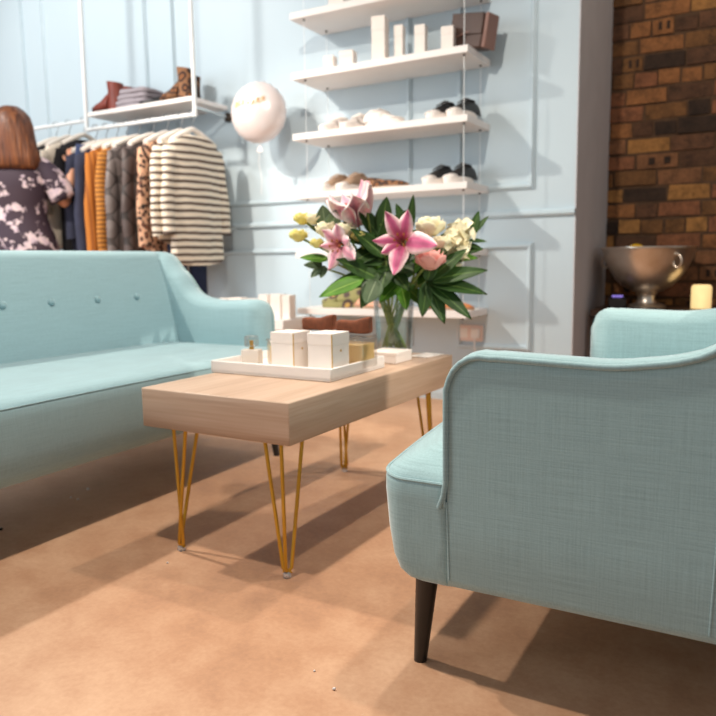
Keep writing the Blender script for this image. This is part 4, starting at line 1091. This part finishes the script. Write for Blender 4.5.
MB().rbox(-.045,.045,-.05,.05,0,.055,.006,1).build('casing', M['black'], dv)
MB().rbox(-.03,.03,-.035,.03,.0552,.075,.004,1).build('raised_block', M['black'], dv)
MB().box(-.027,.027,-.0362,-.0350,.060,.072).build('highlight_panel', M['violet'], dv, smooth=False)  # highlight on the device, added as a glowing sliver

# ------------------------------------------------------------------ crumbs on the floor
for i, (x, y, r, where) in enumerate(((-1.98,1.629,.006,'farthest under the sofa front'),(-1.924,1.541,.004,'middle of the three under the sofa'),(-1.962,1.544,.0035,'smallest under the sofa'),(-1.90,1.25,.006,'lone dark one nearest the left frame edge'),(-.637,1.027,.0035,'left of the chair leg shadow'),(-.70,1.06,.0025,'smaller one near the chair leg'),(-1.30,1.30,.003,'in front of the table'))):
    mb = MB().ell((0,0,r*.7),(r,r*.85,r*.7),8,6)
    solo(mb, 'plaster_crumb', M['crumb'] if i != 3 else M['darkmetal'], 'tiny crumb on the concrete floor, '+where, 'crumb', (x,y,0), i, 'floor crumbs')

# ------------------------------------------------------------------ light
w = bpy.data.worlds.new('shop_ambient'); SC.world = w; w.use_nodes = True
w.node_tree.nodes['Background'].inputs[0].default_value = (.90,.95,1.0,1); w.node_tree.nodes['Background'].inputs[1].default_value = .30
def lamp(name, loc, power, color=(1,.9,.78), rad=.05, target=None, angle=None, blend=.4):
    d = bpy.data.lights.new(name, 'SPOT' if angle else 'POINT'); d.energy = power; d.color = color; d.shadow_soft_size = rad
    o = bpy.data.objects.new(name, d); COL.objects.link(o); o.location = loc
    if angle:
        d.spot_size = R(angle); d.spot_blend = blend
        o.rotation_euler = (Vector(target)-Vector(loc)).to_track_quat('-Z','Y').to_euler()
    return o
lamp('ceiling_spot_sofa', (-3.3,1.6,2.75), 265, target=(-2.35,2.1,.3), angle=112, blend=.6)
lamp('ceiling_spot_table', (-1.05,.85,2.7), 148)
lamp('left_wall_fill', (-4.1,1.2,3.2), 230, (1,.96,.9), .22, (-3.9,3.65,1.75), 84, .7)  # added fill light that lifts the left part of the back wall
lamp('ceiling_spot_back', (-1.0,2.40,2.7), 85, target=(-1.0,1.75,0), angle=82, blend=.35)
lamp('edge_spot_right', (1.7,2.55,1.95), 230, target=(-.93,2.36,.40), angle=20, rad=.02, blend=.06)  # added spot; its cone edge stands in for the shade line on the table
lamp('chair_top_fill', (-.30,1.95,2.7), 85, target=(-.32,1.55,.4), angle=46, blend=.5)  # added to brighten the arm tops and seat of the armchair
lamp('ceiling_spot_brick', (.5,3.2,2.8), 14, (1,.78,.5), target=(-.4,4.4,1.0), angle=90)
def area(name, loc, target, sx, sy, power, color):
    d = bpy.data.lights.new(name, 'AREA'); d.shape = 'RECTANGLE'; d.size = sx; d.size_y = sy; d.energy = power; d.color = color
    o = bpy.data.objects.new(name, d); COL.objects.link(o); o.location = loc
    o.rotation_euler = (Vector(target)-Vector(loc)).to_track_quat('-Z','Y').to_euler(); return o
area('shop_window', (-5.5,-1.5,1.9), (-3.2,3.4,1.3), 3, 2.4, 110, (.88,.95,1))

# ------------------------------------------------------------------ camera
cam = bpy.data.cameras.new('camera'); co = bpy.data.objects.new('camera', cam); COL.objects.link(co); SC.camera = co
cam.sensor_width = 36; cam.lens = 36*725/716; cam.clip_start = .05
A, P, RO = R(29.38), R(7.61), R(-.818)
fh = Vector((-math.sin(A), math.cos(A), 0)); r0 = Vector((math.cos(A), math.sin(A), 0)); zz = Vector((0,0,1))
fw = fh*math.cos(P) - zz*math.sin(P); up = zz*math.cos(P) + fh*math.sin(P)
rr = r0*math.cos(RO) + up*math.sin(RO); uu = up*math.cos(RO) - r0*math.sin(RO)
m4 = Matrix.Identity(4)
for i in range(3): m4[i][0] = rr[i]; m4[i][1] = uu[i]; m4[i][2] = -fw[i]
m4.translation = Vector((0,0,.76)); co.matrix_world = m4
cam.dof.use_dof = True; cam.dof.focus_distance = 1.30; cam.dof.aperture_fstop = 4.6

vs = SC.view_settings
SC.display_settings.display_device = 'sRGB'
vs.view_transform = 'Standard'; vs.look = 'None'; vs.gamma = 1; vs.use_curve_mapping = False; vs.exposure = 0.0
